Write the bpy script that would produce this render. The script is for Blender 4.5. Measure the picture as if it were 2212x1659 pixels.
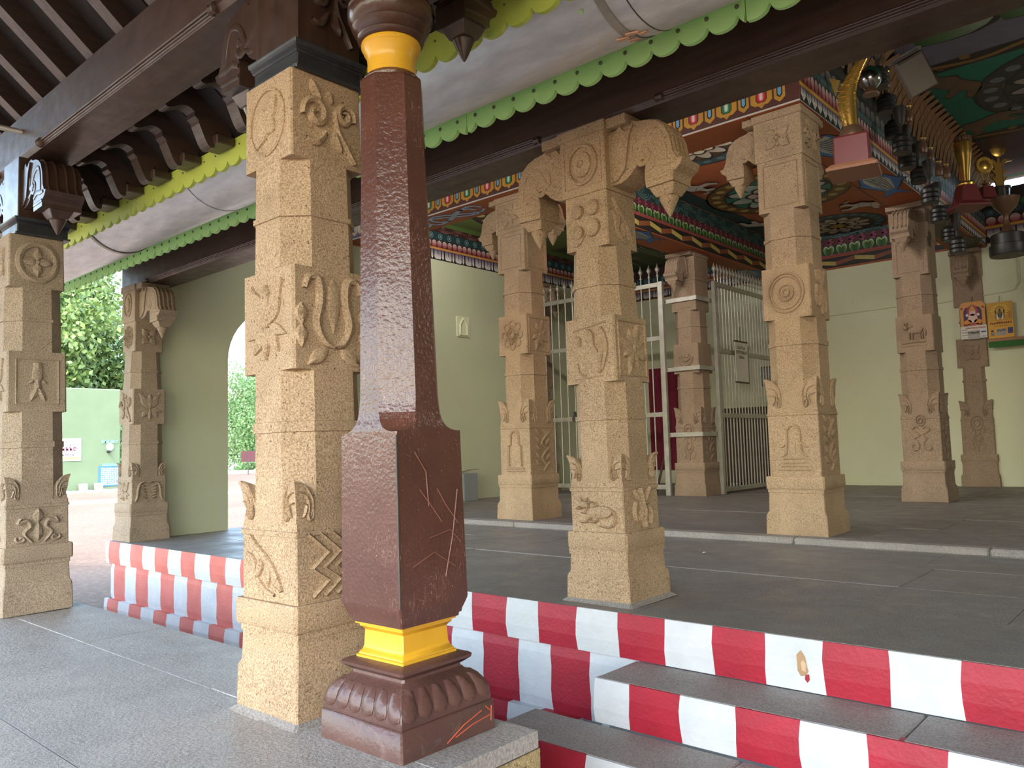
import bpy, math, random
import numpy as np
from mathutils import Vector, Matrix
random.seed(7)
for o in list(bpy.data.objects):
    bpy.data.objects.remove(o)
SC = bpy.context.scene
COL = SC.collection
R_ = math.radians

# ------------------------------------------------------------------ camera, sky, sun, exposure
_f, _yaw, _pit, _rol = 1712.85, 2.29436313, 0.0788150544, -0.0277801569
_F = Vector((math.cos(_pit)*math.cos(_yaw), math.cos(_pit)*math.sin(_yaw), math.sin(_pit)))
_r0 = Vector((math.sin(_yaw), -math.cos(_yaw), 0)); _u0 = _r0.cross(_F)
_rt = _r0*math.cos(_rol) + _u0*math.sin(_rol); _up = _u0*math.cos(_rol) - _r0*math.sin(_rol)
cam = bpy.data.cameras.new('camera'); camo = bpy.data.objects.new('camera', cam); COL.objects.link(camo)
_m = Matrix((( _rt.x, _up.x, -_F.x, 0), (_rt.y, _up.y, -_F.y, 0), (_rt.z, _up.z, -_F.z, 1.0), (0, 0, 0, 1)))
camo.matrix_world = _m
cam.sensor_width = 36; cam.lens = _f/2212*36; cam.clip_start = .02; cam.clip_end = 500
SC.camera = camo

W = bpy.data.worlds.new('sky'); SC.world = W; W.use_nodes = True
wn = W.node_tree.nodes; wl = W.node_tree.links
sky = wn.new('ShaderNodeTexSky'); sky.sky_type = 'NISHITA'; sky.sun_disc = False
sky.sun_elevation = R_(52); sky.sun_rotation = R_(150); sky.air_density = 1.3; sky.dust_density = 2.5; sky.ozone_density = 1.0
bg = wn['Background']; bg.inputs['Strength']  .default_value = .75
wl.new(sky.outputs[0], bg.inputs[0])

sd = bpy.data.lights.new('sun', 'SUN'); sd.energy = 1.4; sd.angle = R_(1.0); sd.color = (1, .94, .84)
so = bpy.data.objects.new('sun', sd); COL.objects.link(so)
so.rotation_euler = Vector((.38, -.62, .95)).to_track_quat('Z', 'Y').to_euler()
so.location = (5, -8, 14)

SC.view_settings.view_transform = 'Standard'; SC.view_settings.look = 'None'
SC.view_settings.gamma = 1; SC.view_settings.use_curve_mapping = False
SC.view_settings.exposure = 1.1
SC.cycles.max_bounces = 10; SC.cycles.diffuse_bounces = 6; SC.cycles.glossy_bounces = 4
SC.cycles.sample_clamp_indirect = 8

# ------------------------------------------------------------------ colour + material helpers
def lin(r, g, b):
    def c(v):
        v /= 255.0
        return v/12.92 if v <= .04045 else ((v+.055)/1.055)**2.4
    return (c(r), c(g), c(b), 1.0)

class NT:
    def __init__(s, name):
        s.m = bpy.data.materials.new(name); s.m.use_nodes = True
        s.n = s.m.node_tree.nodes; s.l = s.m.node_tree.links
        s.b = s.n['Principled BSDF']; s.tc = s.n.new('ShaderNodeTexCoord')
    def add(s, t, **kw):
        n = s.n.new(t)
        for k, v in kw.items():
            if k in n.inputs: n.inputs[k].default_value = v
            else: setattr(n, k, v)
        return n
    def coord(s, scale=(1, 1, 1), rot=(0, 0, 0), src='Object'):
        mp = s.add('ShaderNodeMapping'); mp.inputs['Scale'].default_value = scale; mp.inputs['Rotation'].default_value = rot
        s.l.new(s.tc.outputs[src], mp.inputs[0]); return mp.outputs[0]
    def noise(s, co, scale, detail=4, rough=.55, dist=0):
        n = s.add('ShaderNodeTexNoise'); n.inputs['Scale'].default_value = scale; n.inputs['Detail'].default_value = detail
        n.inputs['Roughness'].default_value = rough; n.inputs['Distortion'].default_value = dist
        s.l.new(co, n.inputs['Vector']); return n.outputs['Fac']
    def voro(s, co, scale):
        n = s.add('ShaderNodeTexVoronoi'); n.inputs['Scale'].default_value = scale; s.l.new(co, n.inputs['Vector']); return n.outputs['Distance']
    def ramp(s, fac, stops):
        r = s.add('ShaderNodeValToRGB'); e = r.color_ramp.elements
        while len(e) < len(stops): e.new(.5)
        for i, (p, c) in enumerate(stops):
            e[i].position = p; e[i].color = c if len(c) == 4 else (*c, 1)
        s.l.new(fac, r.inputs[0]); return r.outputs[0]
    def mix(s, fac, a, b, mode='MIX'):
        n = s.add('ShaderNodeMix'); n.data_type = 'RGBA'; n.blend_type = mode
        for i, v in ((0, fac), (6, a), (7, b)):
            if hasattr(v, 'is_linked'): s.l.new(v, n.inputs[i])
            else: n.inputs[i].default_value = v
        return n.outputs[2]
    def base(s, v):
        if hasattr(v, 'is_linked'): s.l.new(v, s.b.inputs['Base Color'])
        else: s.b.inputs['Base Color'].default_value = v
    def rough(s, v):
        if hasattr(v, 'is_linked'): s.l.new(v, s.b.inputs['Roughness'])
        else: s.b.inputs['Roughness'].default_value = v
    def bump(s, h, strength=.3, dist=.01, prev=None):
        b = s.add('ShaderNodeBump'); b.inputs['Strength'].default_value = strength; b.inputs['Distance'].default_value = dist
        s.l.new(h, b.inputs['Height'])
        if prev is not None: s.l.new(prev, b.inputs['Normal'])
        s.l.new(b.outputs[0], s.b.inputs['Normal']); return b.outputs[0]
def g(v): return (v, v, v, 1)
BW = lambda a, b: [(a, (0, 0, 0, 1)), (b, (1, 1, 1, 1))]

def mat_stone(name, c1, c2, speck=.75, bump=.5):
    t = NT(name); co = t.coord()
    big = t.ramp(t.noise(co, 3.2, 5), BW(.32, .68))
    col = t.mix(big, lin(*c1), lin(*c2))
    grain = t.noise(co, 160, 3, .7)
    col = t.mix(t.ramp(grain, BW(.36, .62)), t.mix(.46, col, (0, 0, 0, 1)), t.mix(.14, col, (1, .93, .8, 1)))
    sp = t.ramp(t.noise(co, 75, 2, .6), [(.28, g(speck)), (.37, g(0))])
    col = t.mix(sp, col, lin(62, 46, 34))
    stain = t.ramp(t.noise(co, 1.7, 6, .65, .6), [(.54, g(0)), (.74, g(.5))])
    col = t.mix(stain, col, lin(104, 86, 66))
    t.base(col); t.rough(.85)
    n1 = t.bump(t.noise(co, 14, 5, .6), bump*.5, .02)
    t.bump(grain, bump, .006, n1)
    return t.m
STONE = mat_stone('tan_granite', (188, 154, 112), (164, 130, 90))
STONEG = mat_stone('grey_brown_granite', (168, 146, 118), (146, 124, 98), .6)
STONED = mat_stone('dark_brown_granite', (158, 128, 98), (134, 106, 80), .55)  # darker brown granite for the pillars at the back

def mat_floor(name, c1, c2, rough=.55, bump=.6, fine=120):
    t = NT(name); co = t.coord()
    col = t.mix(t.ramp(t.noise(co, 1.6, 6, .6, .4), BW(.3, .7)), lin(*c1), lin(*c2))
    grain = t.noise(co, fine, 4, .75)
    col = t.mix(t.ramp(grain, BW(.35, .65)), t.mix(.38, col, (0, 0, 0, 1)), t.mix(.14, col, (1, 1, 1, 1)))
    dust = t.ramp(t.noise(co, 4.5, 6, .7, .8), [(.60, g(0)), (.80, g(.5))])
    col = t.mix(dust, col, lin(176, 168, 158))
    t.base(col); t.rough(t.ramp(t.noise(co, 5, 4), [(.3, g(rough-.1)), (.7, g(rough+.18))]))
    n1 = t.bump(t.noise(co, 24, 5, .65), bump*.5, .012)
    t.bump(grain, bump, .005, n1)
    return t.m
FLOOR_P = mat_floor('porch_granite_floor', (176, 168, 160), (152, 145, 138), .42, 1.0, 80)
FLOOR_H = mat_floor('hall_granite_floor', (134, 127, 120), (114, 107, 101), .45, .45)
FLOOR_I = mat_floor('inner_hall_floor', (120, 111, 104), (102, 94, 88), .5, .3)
TREAD = mat_floor('step_tread_granite', (150, 142, 135), (130, 122, 116), .6, .5)
KERB = mat_floor('kerb_granite', (158, 146, 134), (130, 122, 114), .7, .7)
YSTONE = mat_stone('yellow_granite', (196, 170, 110), (150, 126, 80), .9, .9)

def mat_wood(name, c1, c2, rough=.3, axis=0, coat=.4):
    t = NT(name); sc = [22, 22, 22]; sc[axis] = 1.6
    co = t.coord(tuple(sc)); cu = t.coord()
    gr = t.noise(co, 1.0, 6, .62, .5)
    col = t.mix(t.ramp(gr, BW(.3, .7)), lin(*c1), lin(*c2))
    dust = t.ramp(t.noise(cu, 30, 6, .75), [(.62, g(0)), (.74, g(.35))])
    col = t.mix(dust, col, lin(128, 108, 92))
    t.base(col)
    t.rough(t.ramp(t.noise(cu, 9, 5), [(.3, g(rough)), (.7, g(rough+.2))]))
    t.b.inputs['Coat Weight'].default_value = coat; t.b.inputs['Coat Roughness'].default_value = .22
    n1 = t.bump(gr, .25, .004); t.bump(t.noise(cu, 120, 3), .12, .003, n1)
    return t.m
WOOD = mat_wood('dark_varnished_timber', (84, 62, 50), (60, 43, 35), .42, 0, .15)
WOODY = mat_wood('dark_rafter_timber', (76, 58, 48), (50, 38, 31), .36, 1, .25)
WOODZ = mat_wood('dark_carved_timber', (74, 54, 43), (52, 37, 30), .28, 2, .4)
PLANK = mat_wood('blackened_roof_boards', (36, 28, 24), (26, 20, 17), .6, 1, 0)
WOODBLUE = mat_wood('blue_black_painted_timber', (46, 48, 52), (28, 28, 32), .4, 0, .2)

def mat_enamel(name, c, c2=None, rough=.22, scratch=.0, bumpsc=90, bump=.2, dirt=None):
    t = NT(name); co = t.coord()
    col = t.mix(t.ramp(t.noise(co, 6, 5), BW(.3, .7)), lin(*c), lin(*(c2 or c)))
    if dirt:
        d = t.ramp(t.noise(co, 11, 7, .75, .6), [(.56, g(0)), (.72, g(.6))]); col = t.mix(d, col, lin(*dirt))
    if scratch:
        sv = t.coord((9, 9, 2.2), (.5, .35, .7)); w = t.noise(sv, 3.2, 2, .5, 2.6)
        ln = t.ramp(w, [(.490, g(0)), (.497, g(scratch)), (.503, g(scratch)), (.51, g(0))])
        mk = t.ramp(t.noise(co, 5, 2), BW(.5, .62)); ln2 = t.mix(1, ln, mk, 'MULTIPLY')
        col = t.mix(ln2, col, lin(168, 128, 112))
        sp = t.ramp(t.noise(co, 130, 2, .6), [(.70, g(0)), (.74, g(.7))]); col = t.mix(sp, col, lin(170, 132, 112))
    t.base(col); t.rough(rough)
    n1 = t.bump(t.noise(co, bumpsc, 3, .5), bump, .006); t.bump(t.noise(co, 9, 3), .2, .01, n1)
    return t.m
MAROON = mat_enamel('maroon_brown_enamel', (93, 59, 48), (83, 52, 43), .2, .75, 70, .35)
MAROOND = mat_enamel('dusty_maroon_enamel', (96, 66, 58), (82, 56, 50), .36, 0, 60, .35, (130, 108, 98))
DKBROWN = mat_enamel('dark_brown_enamel', (80, 52, 40), (62, 40, 31), .24, 0, 60, .2)
YELLOW = mat_enamel('yellow_enamel', (222, 168, 46), (212, 158, 38), .32, 0, 40, .1)
LIME = mat_enamel('yellow_green_board_paint', (188, 204, 88), (178, 194, 90), .55, 0, 40, .1)
GREEN = mat_enamel('light_green_board_paint', (190, 236, 152), (176, 226, 142), .55, 0, 40, .1)
SILVER = mat_enamel('silver_gate_paint', (176, 172, 160), (150, 146, 134), .42, 0, 60, .1); SILVER.node_tree.nodes['Principled BSDF'].inputs['Metallic'].default_value = .35
DKSTEEL = mat_enamel('dark_steel', (78, 72, 66), (60, 56, 50), .5)
REDP = mat_enamel('red_lime_paint', (166, 30, 50), (148, 27, 44), .55, 0, 55, .45, (150, 40, 50))
REDF = mat_enamel('faded_red_lime_paint', (204, 116, 104), (190, 100, 90), .7, 0, 55, .5, (196, 120, 104))
WHITEP = mat_enamel('white_lime_paint', (204, 206, 208), (188, 192, 195), .7, 0, 40, .35, (196, 192, 180))
def mat_plaster(name, c, c2, stain, stc=(120, 116, 84)):
    t = NT(name); co = t.coord()
    col = t.mix(t.ramp(t.noise(co, 1.1, 5), BW(.3, .7)), lin(*c), lin(*c2))
    st = t.ramp(t.noise(t.coord((1, 1, .6)), 5.5, 8, .75, 1.2), [(.62, g(0)), (.80, g(stain))])
    t.base(t.mix(st, col, lin(*stc))); t.rough(.7)
    t.bump(t.noise(co, 26, 5), .15, .01); return t.m
WALLG = mat_plaster('pale_green_plaster', (206, 206, 174), (198, 199, 164), .5)
WALLS = mat_plaster('soft_green_plaster', (184, 188, 158), (176, 181, 150), .25)
WALLM = mat_plaster('mint_compound_plaster', (97, 113, 85), (91, 107, 78), .5, (168, 190, 110))
def mat_flat(name, c, rough=.6, metal=0, noise=.1):
    t = NT(name); co = t.coord(); a = lin(*c)
    t.base(t.mix(t.ramp(t.noise(co, 18, 4), BW(.3, .7)), a, tuple(v*(1-noise) for v in a[:3])+(1,))); t.rough(rough)
    t.b.inputs['Metallic'].default_value = metal; return t.m
GOLD = mat_flat('gold_plated_plastic', (214, 170, 84), .25, .85)
BRONZE = mat_flat('dull_bronze', (112, 84, 62), .4, .4)
DKBRONZE = mat_flat('tarnished_bronze', (44, 38, 33), .55, .1)
MORTAR = mat_flat('dark_joint_mortar', (66, 61, 57), .9)
BLACKP = mat_flat('black_plastic', (34, 32, 30), .45)
REDBASE = mat_flat('dark_red_lacquer', (112, 40, 40), .5)
WOODLT = mat_flat('pale_brown_board', (158, 110, 82), .6)
CHROME = mat_flat('chrome', (150, 146, 140), .2, 1.0)
BOLT = mat_flat('dull_steel_washer', (126, 122, 100), .5, .4)
CAULK = mat_flat('pink_sealing_tape', (226, 172, 140), .6)
BROWNBG = mat_flat('orange_brown_ceiling_paint', (160, 84, 44), .7)
GREENBG = mat_flat('dark_green_ceiling_paint', (28, 104, 82), .7)
DARKBG = mat_flat('dark_purple_ceiling_paint', (72, 46, 48), .7)
CLOTHR = mat_flat('maroon_cloth', (116, 26, 50), .85)
CLOTHG = mat_flat('green_cloth', (54, 104, 46), .85)
PAPER = mat_flat('printed_card', (214, 208, 196), .6)
FROST = mat_flat('dusty_frosted_glass_shade', (72, 64, 56), .3)
CONC = mat_flat('grey_concrete', (128, 132, 132), .85)
SHEET = mat_flat('white_tile', (206, 202, 194), .6)
ASPH = mat_flat('pale_road', (176, 168, 158), .9)
def mat_galv():
    t = NT('galvanised_sheet'); co = t.coord((1, 3, 3))
    col = t.mix(t.ramp(t.noise(co, 4, 6, .6), BW(.3, .7)), lin(238, 240, 242), lin(206, 208, 210))
    rust = t.ramp(t.noise(co, 60, 4, .7), [(.66, g(0)), (.74, g(.4))]); t.base(t.mix(rust, col, lin(110, 100, 90)))
    t.b.inputs['Metallic'].default_value = .45; t.rough(t.ramp(t.noise(co, 7, 5), [(.3, g(.34)), (.7, g(.52))]))
    t.bump(t.noise(co, 5, 3), .15, .02); return t.m
GALV = mat_galv()
def mat_ground():
    t = NT('sandy_ground'); co = t.coord()
    col = t.mix(t.ramp(t.noise(co, .35, 6), BW(.3, .7)), lin(108, 88, 72), lin(94, 73, 57))
    peb = t.ramp(t.noise(co, 14, 5, .7), [(.5, g(0)), (.7, g(.4))]); t.base(t.mix(peb, col, lin(170, 138, 112))); t.rough(.95)
    t.bump(t.noise(co, 8, 5), .4, .05); return t.m
GROUND = mat_ground()
def mat_paint():
    t = NT('mural_paint'); a = t.add('ShaderNodeVertexColor'); a.layer_name = 'Col'
    co = t.coord(); d = t.ramp(t.noise(co, 9, 5), BW(.2, .8))
    t.base(t.mix(t.mix(1, g(.28), d, 'MULTIPLY'), a.outputs['Color'], lin(60, 46, 36))); t.rough(.6); return t.m
PAINT = mat_paint()
def mat_leaf(name, c1, c2, tr=.35):
    t = NT(name); oi = t.add('ShaderNodeTexCoord')
    col = t.mix(t.ramp(t.noise(t.coord((1, 1, 1)), 2.2, 3), BW(.3, .7)), lin(*c1), lin(*c2)); t.base(col); t.rough(.45)
    d = t.add('ShaderNodeBsdfTranslucent'); t.l.new(col, d.inputs[0]); ms = t.add('ShaderNodeMixShader'); ms.inputs[0].default_value = tr
    t.l.new(t.b.outputs[0], ms.inputs[1]); t.l.new(d.outputs[0], ms.inputs[2]); t.l.new(ms.outputs[0], t.n['Material Output'].inputs[0]); return t.m
LEAF1 = mat_leaf('mango_leaf', (70, 96, 56), (134, 158, 84))
LEAF2 = mat_leaf('light_leaf', (84, 116, 72), (126, 158, 100))
BARK = mat_flat('bark', (112, 96, 80), .9)

# ------------------------------------------------------------------ mesh helpers
class MB:
    """collects geometry for ONE mesh object"""
    def __init__(s): s.v = []; s.f = []; s.mi = []; s.cur = 0
    def add(s, vs, fs):
        o = len(s.v); s.v += [tuple(p) for p in vs]
        for f in fs: s.f.append(tuple(o+i for i in f)); s.mi.append(s.cur)
        return s
    def box(s, x0, y0, z0, x1, y1, z1, bev=0):
        if bev <= 0:
            s.add([(x0,y0,z0),(x1,y0,z0),(x1,y1,z0),(x0,y1,z0),(x0,y0,z1),(x1,y0,z1),(x1,y1,z1),(x0,y1,z1)],
                  [(0,3,2,1),(4,5,6,7),(0,1,5,4),(1,2,6,5),(2,3,7,6),(3,0,4,7)]); return s
        b = bev
        def ring(z, i):
            return [(x0+i,y0+b,z),(x0+b,y0+i,z),(x1-b,y0+i,z),(x1-i,y0+b,z),(x1-i,y1-b,z),(x1-b,y1-i,z),(x0+b,y1-i,z),(x0+i,y1-b,z)]
        def inner(z):
            return [(x0+b,y0+b+.0001,z),(x0+b+.0001,y0+b,z),(x1-b-.0001,y0+b,z),(x1-b,y0+b+.0001,z),(x1-b,y1-b-.0001,z),(x1-b-.0001,y1-b,z),(x0+b+.0001,y1-b,z),(x0+b,y1-b-.0001,z)]
        return s.loft([inner(z0), ring(z0+b, 0), ring(z1-b, 0), inner(z1)])
    def loft(s, rings, cap=True, closed=True):
        n = len(rings[0]); vs = [p for r in rings for p in r]; fs = []
        for i in range(len(rings)-1):
            for j in range(n if closed else n-1):
                k = (j+1) % n; fs.append((i*n+j, i*n+k, (i+1)*n+k, (i+1)*n+j))
        if cap and closed:
            fs.append(tuple(range(n-1, -1, -1))); fs.append(tuple((len(rings)-1)*n+j for j in range(n)))
        return s.add(vs, fs)
    def prism(s, poly, fn, a, b):
        """polygon of 2D points, fn(p,q,t)->xyz, extruded from t=a to t=b"""
        n = len(poly); vs = [fn(p, q, a) for p, q in poly]+[fn(p, q, b) for p, q in poly]
        fs = [tuple(range(n-1, -1, -1)), tuple(range(n, 2*n))]+[(i, (i+1) % n, n+(i+1) % n, n+i) for i in range(n)]
        return s.add(vs, fs)
    def sqloft(s, levels, cx=0, cy=0, c=.006):
        """levels: (z, half[, corner cut])"""
        rings = []
        for L in levels:
            z, h = L[0], L[1]; k = L[2] if len(L) > 2 else c; k = min(k, h*.9)
            rings.append([(cx-h+k,cy-h,z),(cx+h-k,cy-h,z),(cx+h,cy-h+k,z),(cx+h,cy+h-k,z),(cx+h-k,cy+h,z),(cx-h+k,cy+h,z),(cx-h,cy+h-k,z),(cx-h,cy-h+k,z)])
        return s.loft(rings)
    def lathe(s, prof, c=(0, 0, 0), n=20, axis='z'):
        rings = []
        for z, r in prof:
            ring = []
            for i in range(n):
                a = 2*math.pi*i/n; x, y = r*math.cos(a), r*math.sin(a)
                ring.append({'z': (c[0]+x, c[1]+y, c[2]+z), 'y': (c[0]+x, c[1]+z, c[2]-y), 'x': (c[0]+z, c[1]+x, c[2]+y)}[axis])
            rings.append(ring)
        return s.loft(rings)
    def tube(s, pts, r, n=6):
        pts = [Vector(p) for p in pts]; rings = []
        for i, p in enumerate(pts):
            t = (pts[min(i+1, len(pts)-1)]-pts[max(i-1, 0)]).normalized()
            ref = Vector((0, 0, 1)) if abs(t.z) < .9 else Vector((1, 0, 0))
            a = t.cross(ref).normalized(); b = t.cross(a); rr = r[i] if isinstance(r, (list, tuple)) else r
            rings.append([tuple(p+a*math.cos(2*math.pi*k/n)*rr+b*math.sin(2*math.pi*k/n)*rr) for k in range(n)])
        return s.loft(rings)
    def build(s, name, mats, parent=None, smooth=False, fix=True):
        me = bpy.data.meshes.new(name); me.from_pydata(s.v, [], s.f)
        for m in (mats if isinstance(mats, (list, tuple)) else [mats]): me.materials.append(m)
        if any(s.mi): me.polygons.foreach_set('material_index', s.mi)
        if fix:
            import bmesh
            bm = bmesh.new(); bm.from_mesh(me); bmesh.ops.recalc_face_normals(bm, faces=bm.faces); bm.to_mesh(me); bm.free()
        if smooth:
            me.polygons.foreach_set('use_smooth', [True]*len(me.polygons))
            try: me.set_sharp_from_angle(angle=R_(38))
            except Exception: pass
        me.update(); o = bpy.data.objects.new(name, me); COL.objects.link(o)
        if parent is not None: o.parent = parent
        return o
def empty(name, loc=(0, 0, 0), label=None, cat=None, group=None, rot=(0, 0, 0)):
    o = bpy.data.objects.new(name, None); COL.objects.link(o); o.location = loc; o.rotation_euler = rot; o.empty_display_size = .1
    if label: tag(o, label, cat, group)
    return o
def tag(o, label, cat, group=None):
    o['label'] = label; o['category'] = cat
    if group: o['group'] = group
    return o
def struct(o): o['kind'] = 'structure'; return o
def stuff(o): o['kind'] = 'stuff'; return o
def copy_tree(o, parent=None):
    c = o.copy(); COL.objects.link(c)
    if parent is not None: c.parent = parent
    for ch in list(o.children): copy_tree(ch, c)
    return c

class Paint:
    """flat painted decoration: polygons in (u,v) on a plane, colours per vertex"""
    def __init__(s, o, u, v, n): s.o, s.u, s.w, s.n = map(Vector, (o, u, v, n)); s.v = []; s.f = []; s.c = []
    def poly(s, pts, col, layer=1):
        k = len(s.v)
        for i, (a, b) in enumerate(pts):
            s.v.append(tuple(s.o+s.u*a+s.w*b+s.n*(.002+.0007*layer))); c = col[i] if isinstance(col, list) else col; s.c.append(lin(*c))
        s.f.append(tuple(range(k, k+len(pts))))
    def rect(s, a0, b0, a1, b1, col, layer=1): s.poly([(a0, b0), (a1, b0), (a1, b1), (a0, b1)], col, layer)
    def disc(s, a, b, r, col, layer=1, ry=None, n=20, col2=None):
        ry = ry or r; pts = [(a+r*math.cos(2*math.pi*i/n), b+ry*math.sin(2*math.pi*i/n)) for i in range(n)]; s.poly(pts, col, layer)
    def ringp(s, a, b, r0, r1, col, layer=1, n=40):
        for i in range(n):
            t0, t1 = 2*math.pi*i/n, 2*math.pi*(i+1)/n
            s.poly([(a+r0*math.cos(t0), b+r0*math.sin(t0)), (a+r1*math.cos(t0), b+r1*math.sin(t0)), (a+r1*math.cos(t1), b+r1*math.sin(t1)), (a+r0*math.cos(t1), b+r0*math.sin(t1))], col, layer)
    def line(s, pts, w, col, layer=1):
        for (a, b), (c, d) in zip(pts[:-1], pts[1:]):
            L = math.hypot(c-a, d-b) or 1; x, y = -(d-b)/L*w/2, (c-a)/L*w/2
            s.poly([(a-x, b-y), (c-x, d-y), (c+x, d+y), (a+x, b+y)], col, layer)
    def petal(s, a, b, w, h, ang, c0, c1, layer=1, tip=.5, outline=None):
        """petal from base (a,b) pointing along ang; colours blend from base c0 to tip c1"""
        ca, sa = math.cos(ang), math.sin(ang); prof = [(0, .55), (.35, .95), (.62, 1.0), (.85, .72), (.96, .34)]
        def mk(k, lay, cc0, cc1):
            L = [(t*h*(k if k > 1 else 1), -x*w/2*k) for t, x in prof]+[(h*1.0*k, 0)]+[(t*h*(k if k > 1 else 1), x*w/2*k) for t, x in reversed(prof)]
            cols = [tuple(cc0[i]+(cc1[i]-cc0[i])*min(1, max(0, p[0]/h)) for i in range(3)) for p in L]
            s.poly([(a+p*ca-q*sa, b+p*sa+q*ca) for p, q in L], cols, lay)
        if outline: mk(1.14, layer, outline, outline)
        mk(1, layer+1, c0, c1)
    def build(s, name, parent):
        me = bpy.data.meshes.new(name); me.from_pydata(s.v, [], s.f); me.materials.append(PAINT)
        ca = me.color_attributes.new('Col', 'FLOAT_COLOR', 'POINT'); ca.data.foreach_set('color', [x for c in s.c for x in c]); me.update()
        o = bpy.data.objects.new(name, me); COL.objects.link(o); o.parent = parent; return o
class Relief(MB):
    """carved motifs raised on a face: local (u,v) -> world"""
    def __init__(s, o, u, v, n, su, sv): super().__init__(); s.o, s.u, s.vv, s.n = map(Vector, (o, u, v, n)); s.su, s.sv = su, sv
    def P(s, a, b, h): return tuple(s.o+s.u*(a*s.su)+s.vv*(b*s.sv)+s.n*h)
    def stroke(s, pts, w=.07, h=.007, taper=True):
        n = len(pts); rings = []; h *= 1.75
        k = min(s.su, s.sv)*1.12
        for i, (a, b) in enumerate(pts):
            p0 = pts[max(i-1, 0)]; p1 = pts[min(i+1, n-1)]
            du, dv = (p1[0]-p0[0])*s.su, (p1[1]-p0[1])*s.sv; L = math.hypot(du, dv) or 1; nu, nv = -dv/L, du/L
            ww = w[i] if isinstance(w, (list, tuple)) else w*(1 if not taper else (.45+.55*math.sin(math.pi*min(1, max(0, (i+.35)/(n-.3))))))
            ww *= k; hh = h*min(1, .4+ww/(.06*k+1e-6)*.6)
            r = []
            for x, y in ((-1, -.4), (-.75, .62), (0, 1), (.75, .62), (1, -.4)):
                q = s.o+s.u*(a*s.su+nu*ww*x)+s.vv*(b*s.sv+nv*ww*x)+s.n*(hh*y); r.append(tuple(q))
            rings.append(r)
        return s.loft(rings, cap=False, closed=False)
    def blob(s, a, b, ra, rb, ang=0, h=.01):
        N = 14; rings = []; h *= 1.5; ca, sa = math.cos(ang), math.sin(ang)
        for rr, hh in ((1, -.3), (.9, .55), (.6, .9), (.15, 1)):
            rings.append([s.P(a+(ra*rr*math.cos(t)*ca-rb*rr*math.sin(t)*sa), b+(ra*rr*math.cos(t)*sa+rb*rr*math.sin(t)*ca), h*hh) for t in [2*math.pi*i/N for i in range(N)]])
        return s.loft(rings)
    def ring(s, a, b, r, w=.07, h=.008, ry=None):
        return s.stroke([(a+r*math.cos(t), b+(ry or r)*math.sin(t)) for t in [2*math.pi*i/28 for i in range(29)]], w, h, False)
    def leaf(s, a, b, L, wd, ang, h=.009):
        n = 7; pts = [(a+L*i/(n-1)*math.cos(ang), b+L*i/(n-1)*math.sin(ang)) for i in range(n)]
        return s.stroke(pts, [wd*max(.04, math.sin(math.pi*(i/(n-1))**.8)) for i in range(n)], h)
    def spiral(s, a, b, r0, r1, t0, turns, w=.08, h=.008):
        n = int(abs(turns)*16)+6
        return s.stroke([(a+(r0+(r1-r0)*i/n)*math.cos(t0+turns*2*math.pi*i/n), b+(r0+(r1-r0)*i/n)*math.sin(t0+turns*2*math.pi*i/n)) for i in range(n+1)], w, h)
    def frame(s, k=.85, w=.035, h=.005, kv=None):
        kv = kv or k
        for p, q in (((-k,-kv),(k,-kv)),((k,-kv),(k,kv)),((k,kv),(-k,kv)),((-k,kv),(-k,-kv))): s.stroke([p, ((p[0]+q[0])/2, (p[1]+q[1])/2), q], w, h, False)
def curve(pts, n=6):
    """catmull-rom through pts"""
    out = []; P = [pts[0]]+list(pts)+[pts[-1]]
    for i in range(1, len(P)-2):
        for k in range(n):
            t = k/n; r = []
            for d in (0, 1):
                p0, p1, p2, p3 = P[i-1][d], P[i][d], P[i+1][d], P[i+2][d]
                r.append(.5*((2*p1)+(-p0+p2)*t+(2*p0-5*p1+4*p2-p3)*t*t+(-p0+3*p1-3*p2+p3)*t**3))
            out.append(tuple(r))
    out.append(pts[-1]); return out

# motifs
def m_flower4(R, diag=True, disc=True):
    for k in range(4):
        a = math.pi/2*k+(math.pi/4 if diag else 0); R.leaf(.1*math.cos(a), .1*math.sin(a), .72, .30, a, .012)
        a2 = a+math.pi/4; R.leaf(.15*math.cos(a2), .15*math.sin(a2), .42, .12, a2, .008)
    R.blob(0, 0, .13, .13, 0, .014)
def m_flower_ring(R):
    R.ring(0, 0, .84, .05, .006)
    for k, L in enumerate((.75, .55, .78, .5)):
        a = math.pi/2*k+.9; R.leaf(0, 0, L, .27, a, .009)
    R.blob(0, 0, .1, .1, 0, .01)
def m_wheel(R):
    R.ring(0, 0, .78, .15, .012)
    for k in range(4): R.leaf(0, 0, .66, .2, math.pi/2*k, .012)
    R.blob(0, 0, .12, .12, 0, .016)
def m_lotus(R):
    for sx in (-1, 1):
        R.stroke(curve([(0, -.1), (sx*.45, .15), (sx*.55, .55), (sx*.72, .85)]), .10, .008)
        R.leaf(sx*.1, 0, .85, .25, math.pi/2-sx*.55, .010)
        R.leaf(sx*.05, -.15, .75, .22, -math.pi/2+sx*.75, .010); R.leaf(sx*.12, -.1, .8, .15, -math.pi/2+sx*1.25, .008)
    R.leaf(0, -.05, .85, .24, math.pi/2, .013); R.leaf(0, -.1, .75, .16, -math.pi/2, .012); R.blob(0, -.07, .16, .1, 0, .013)
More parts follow.
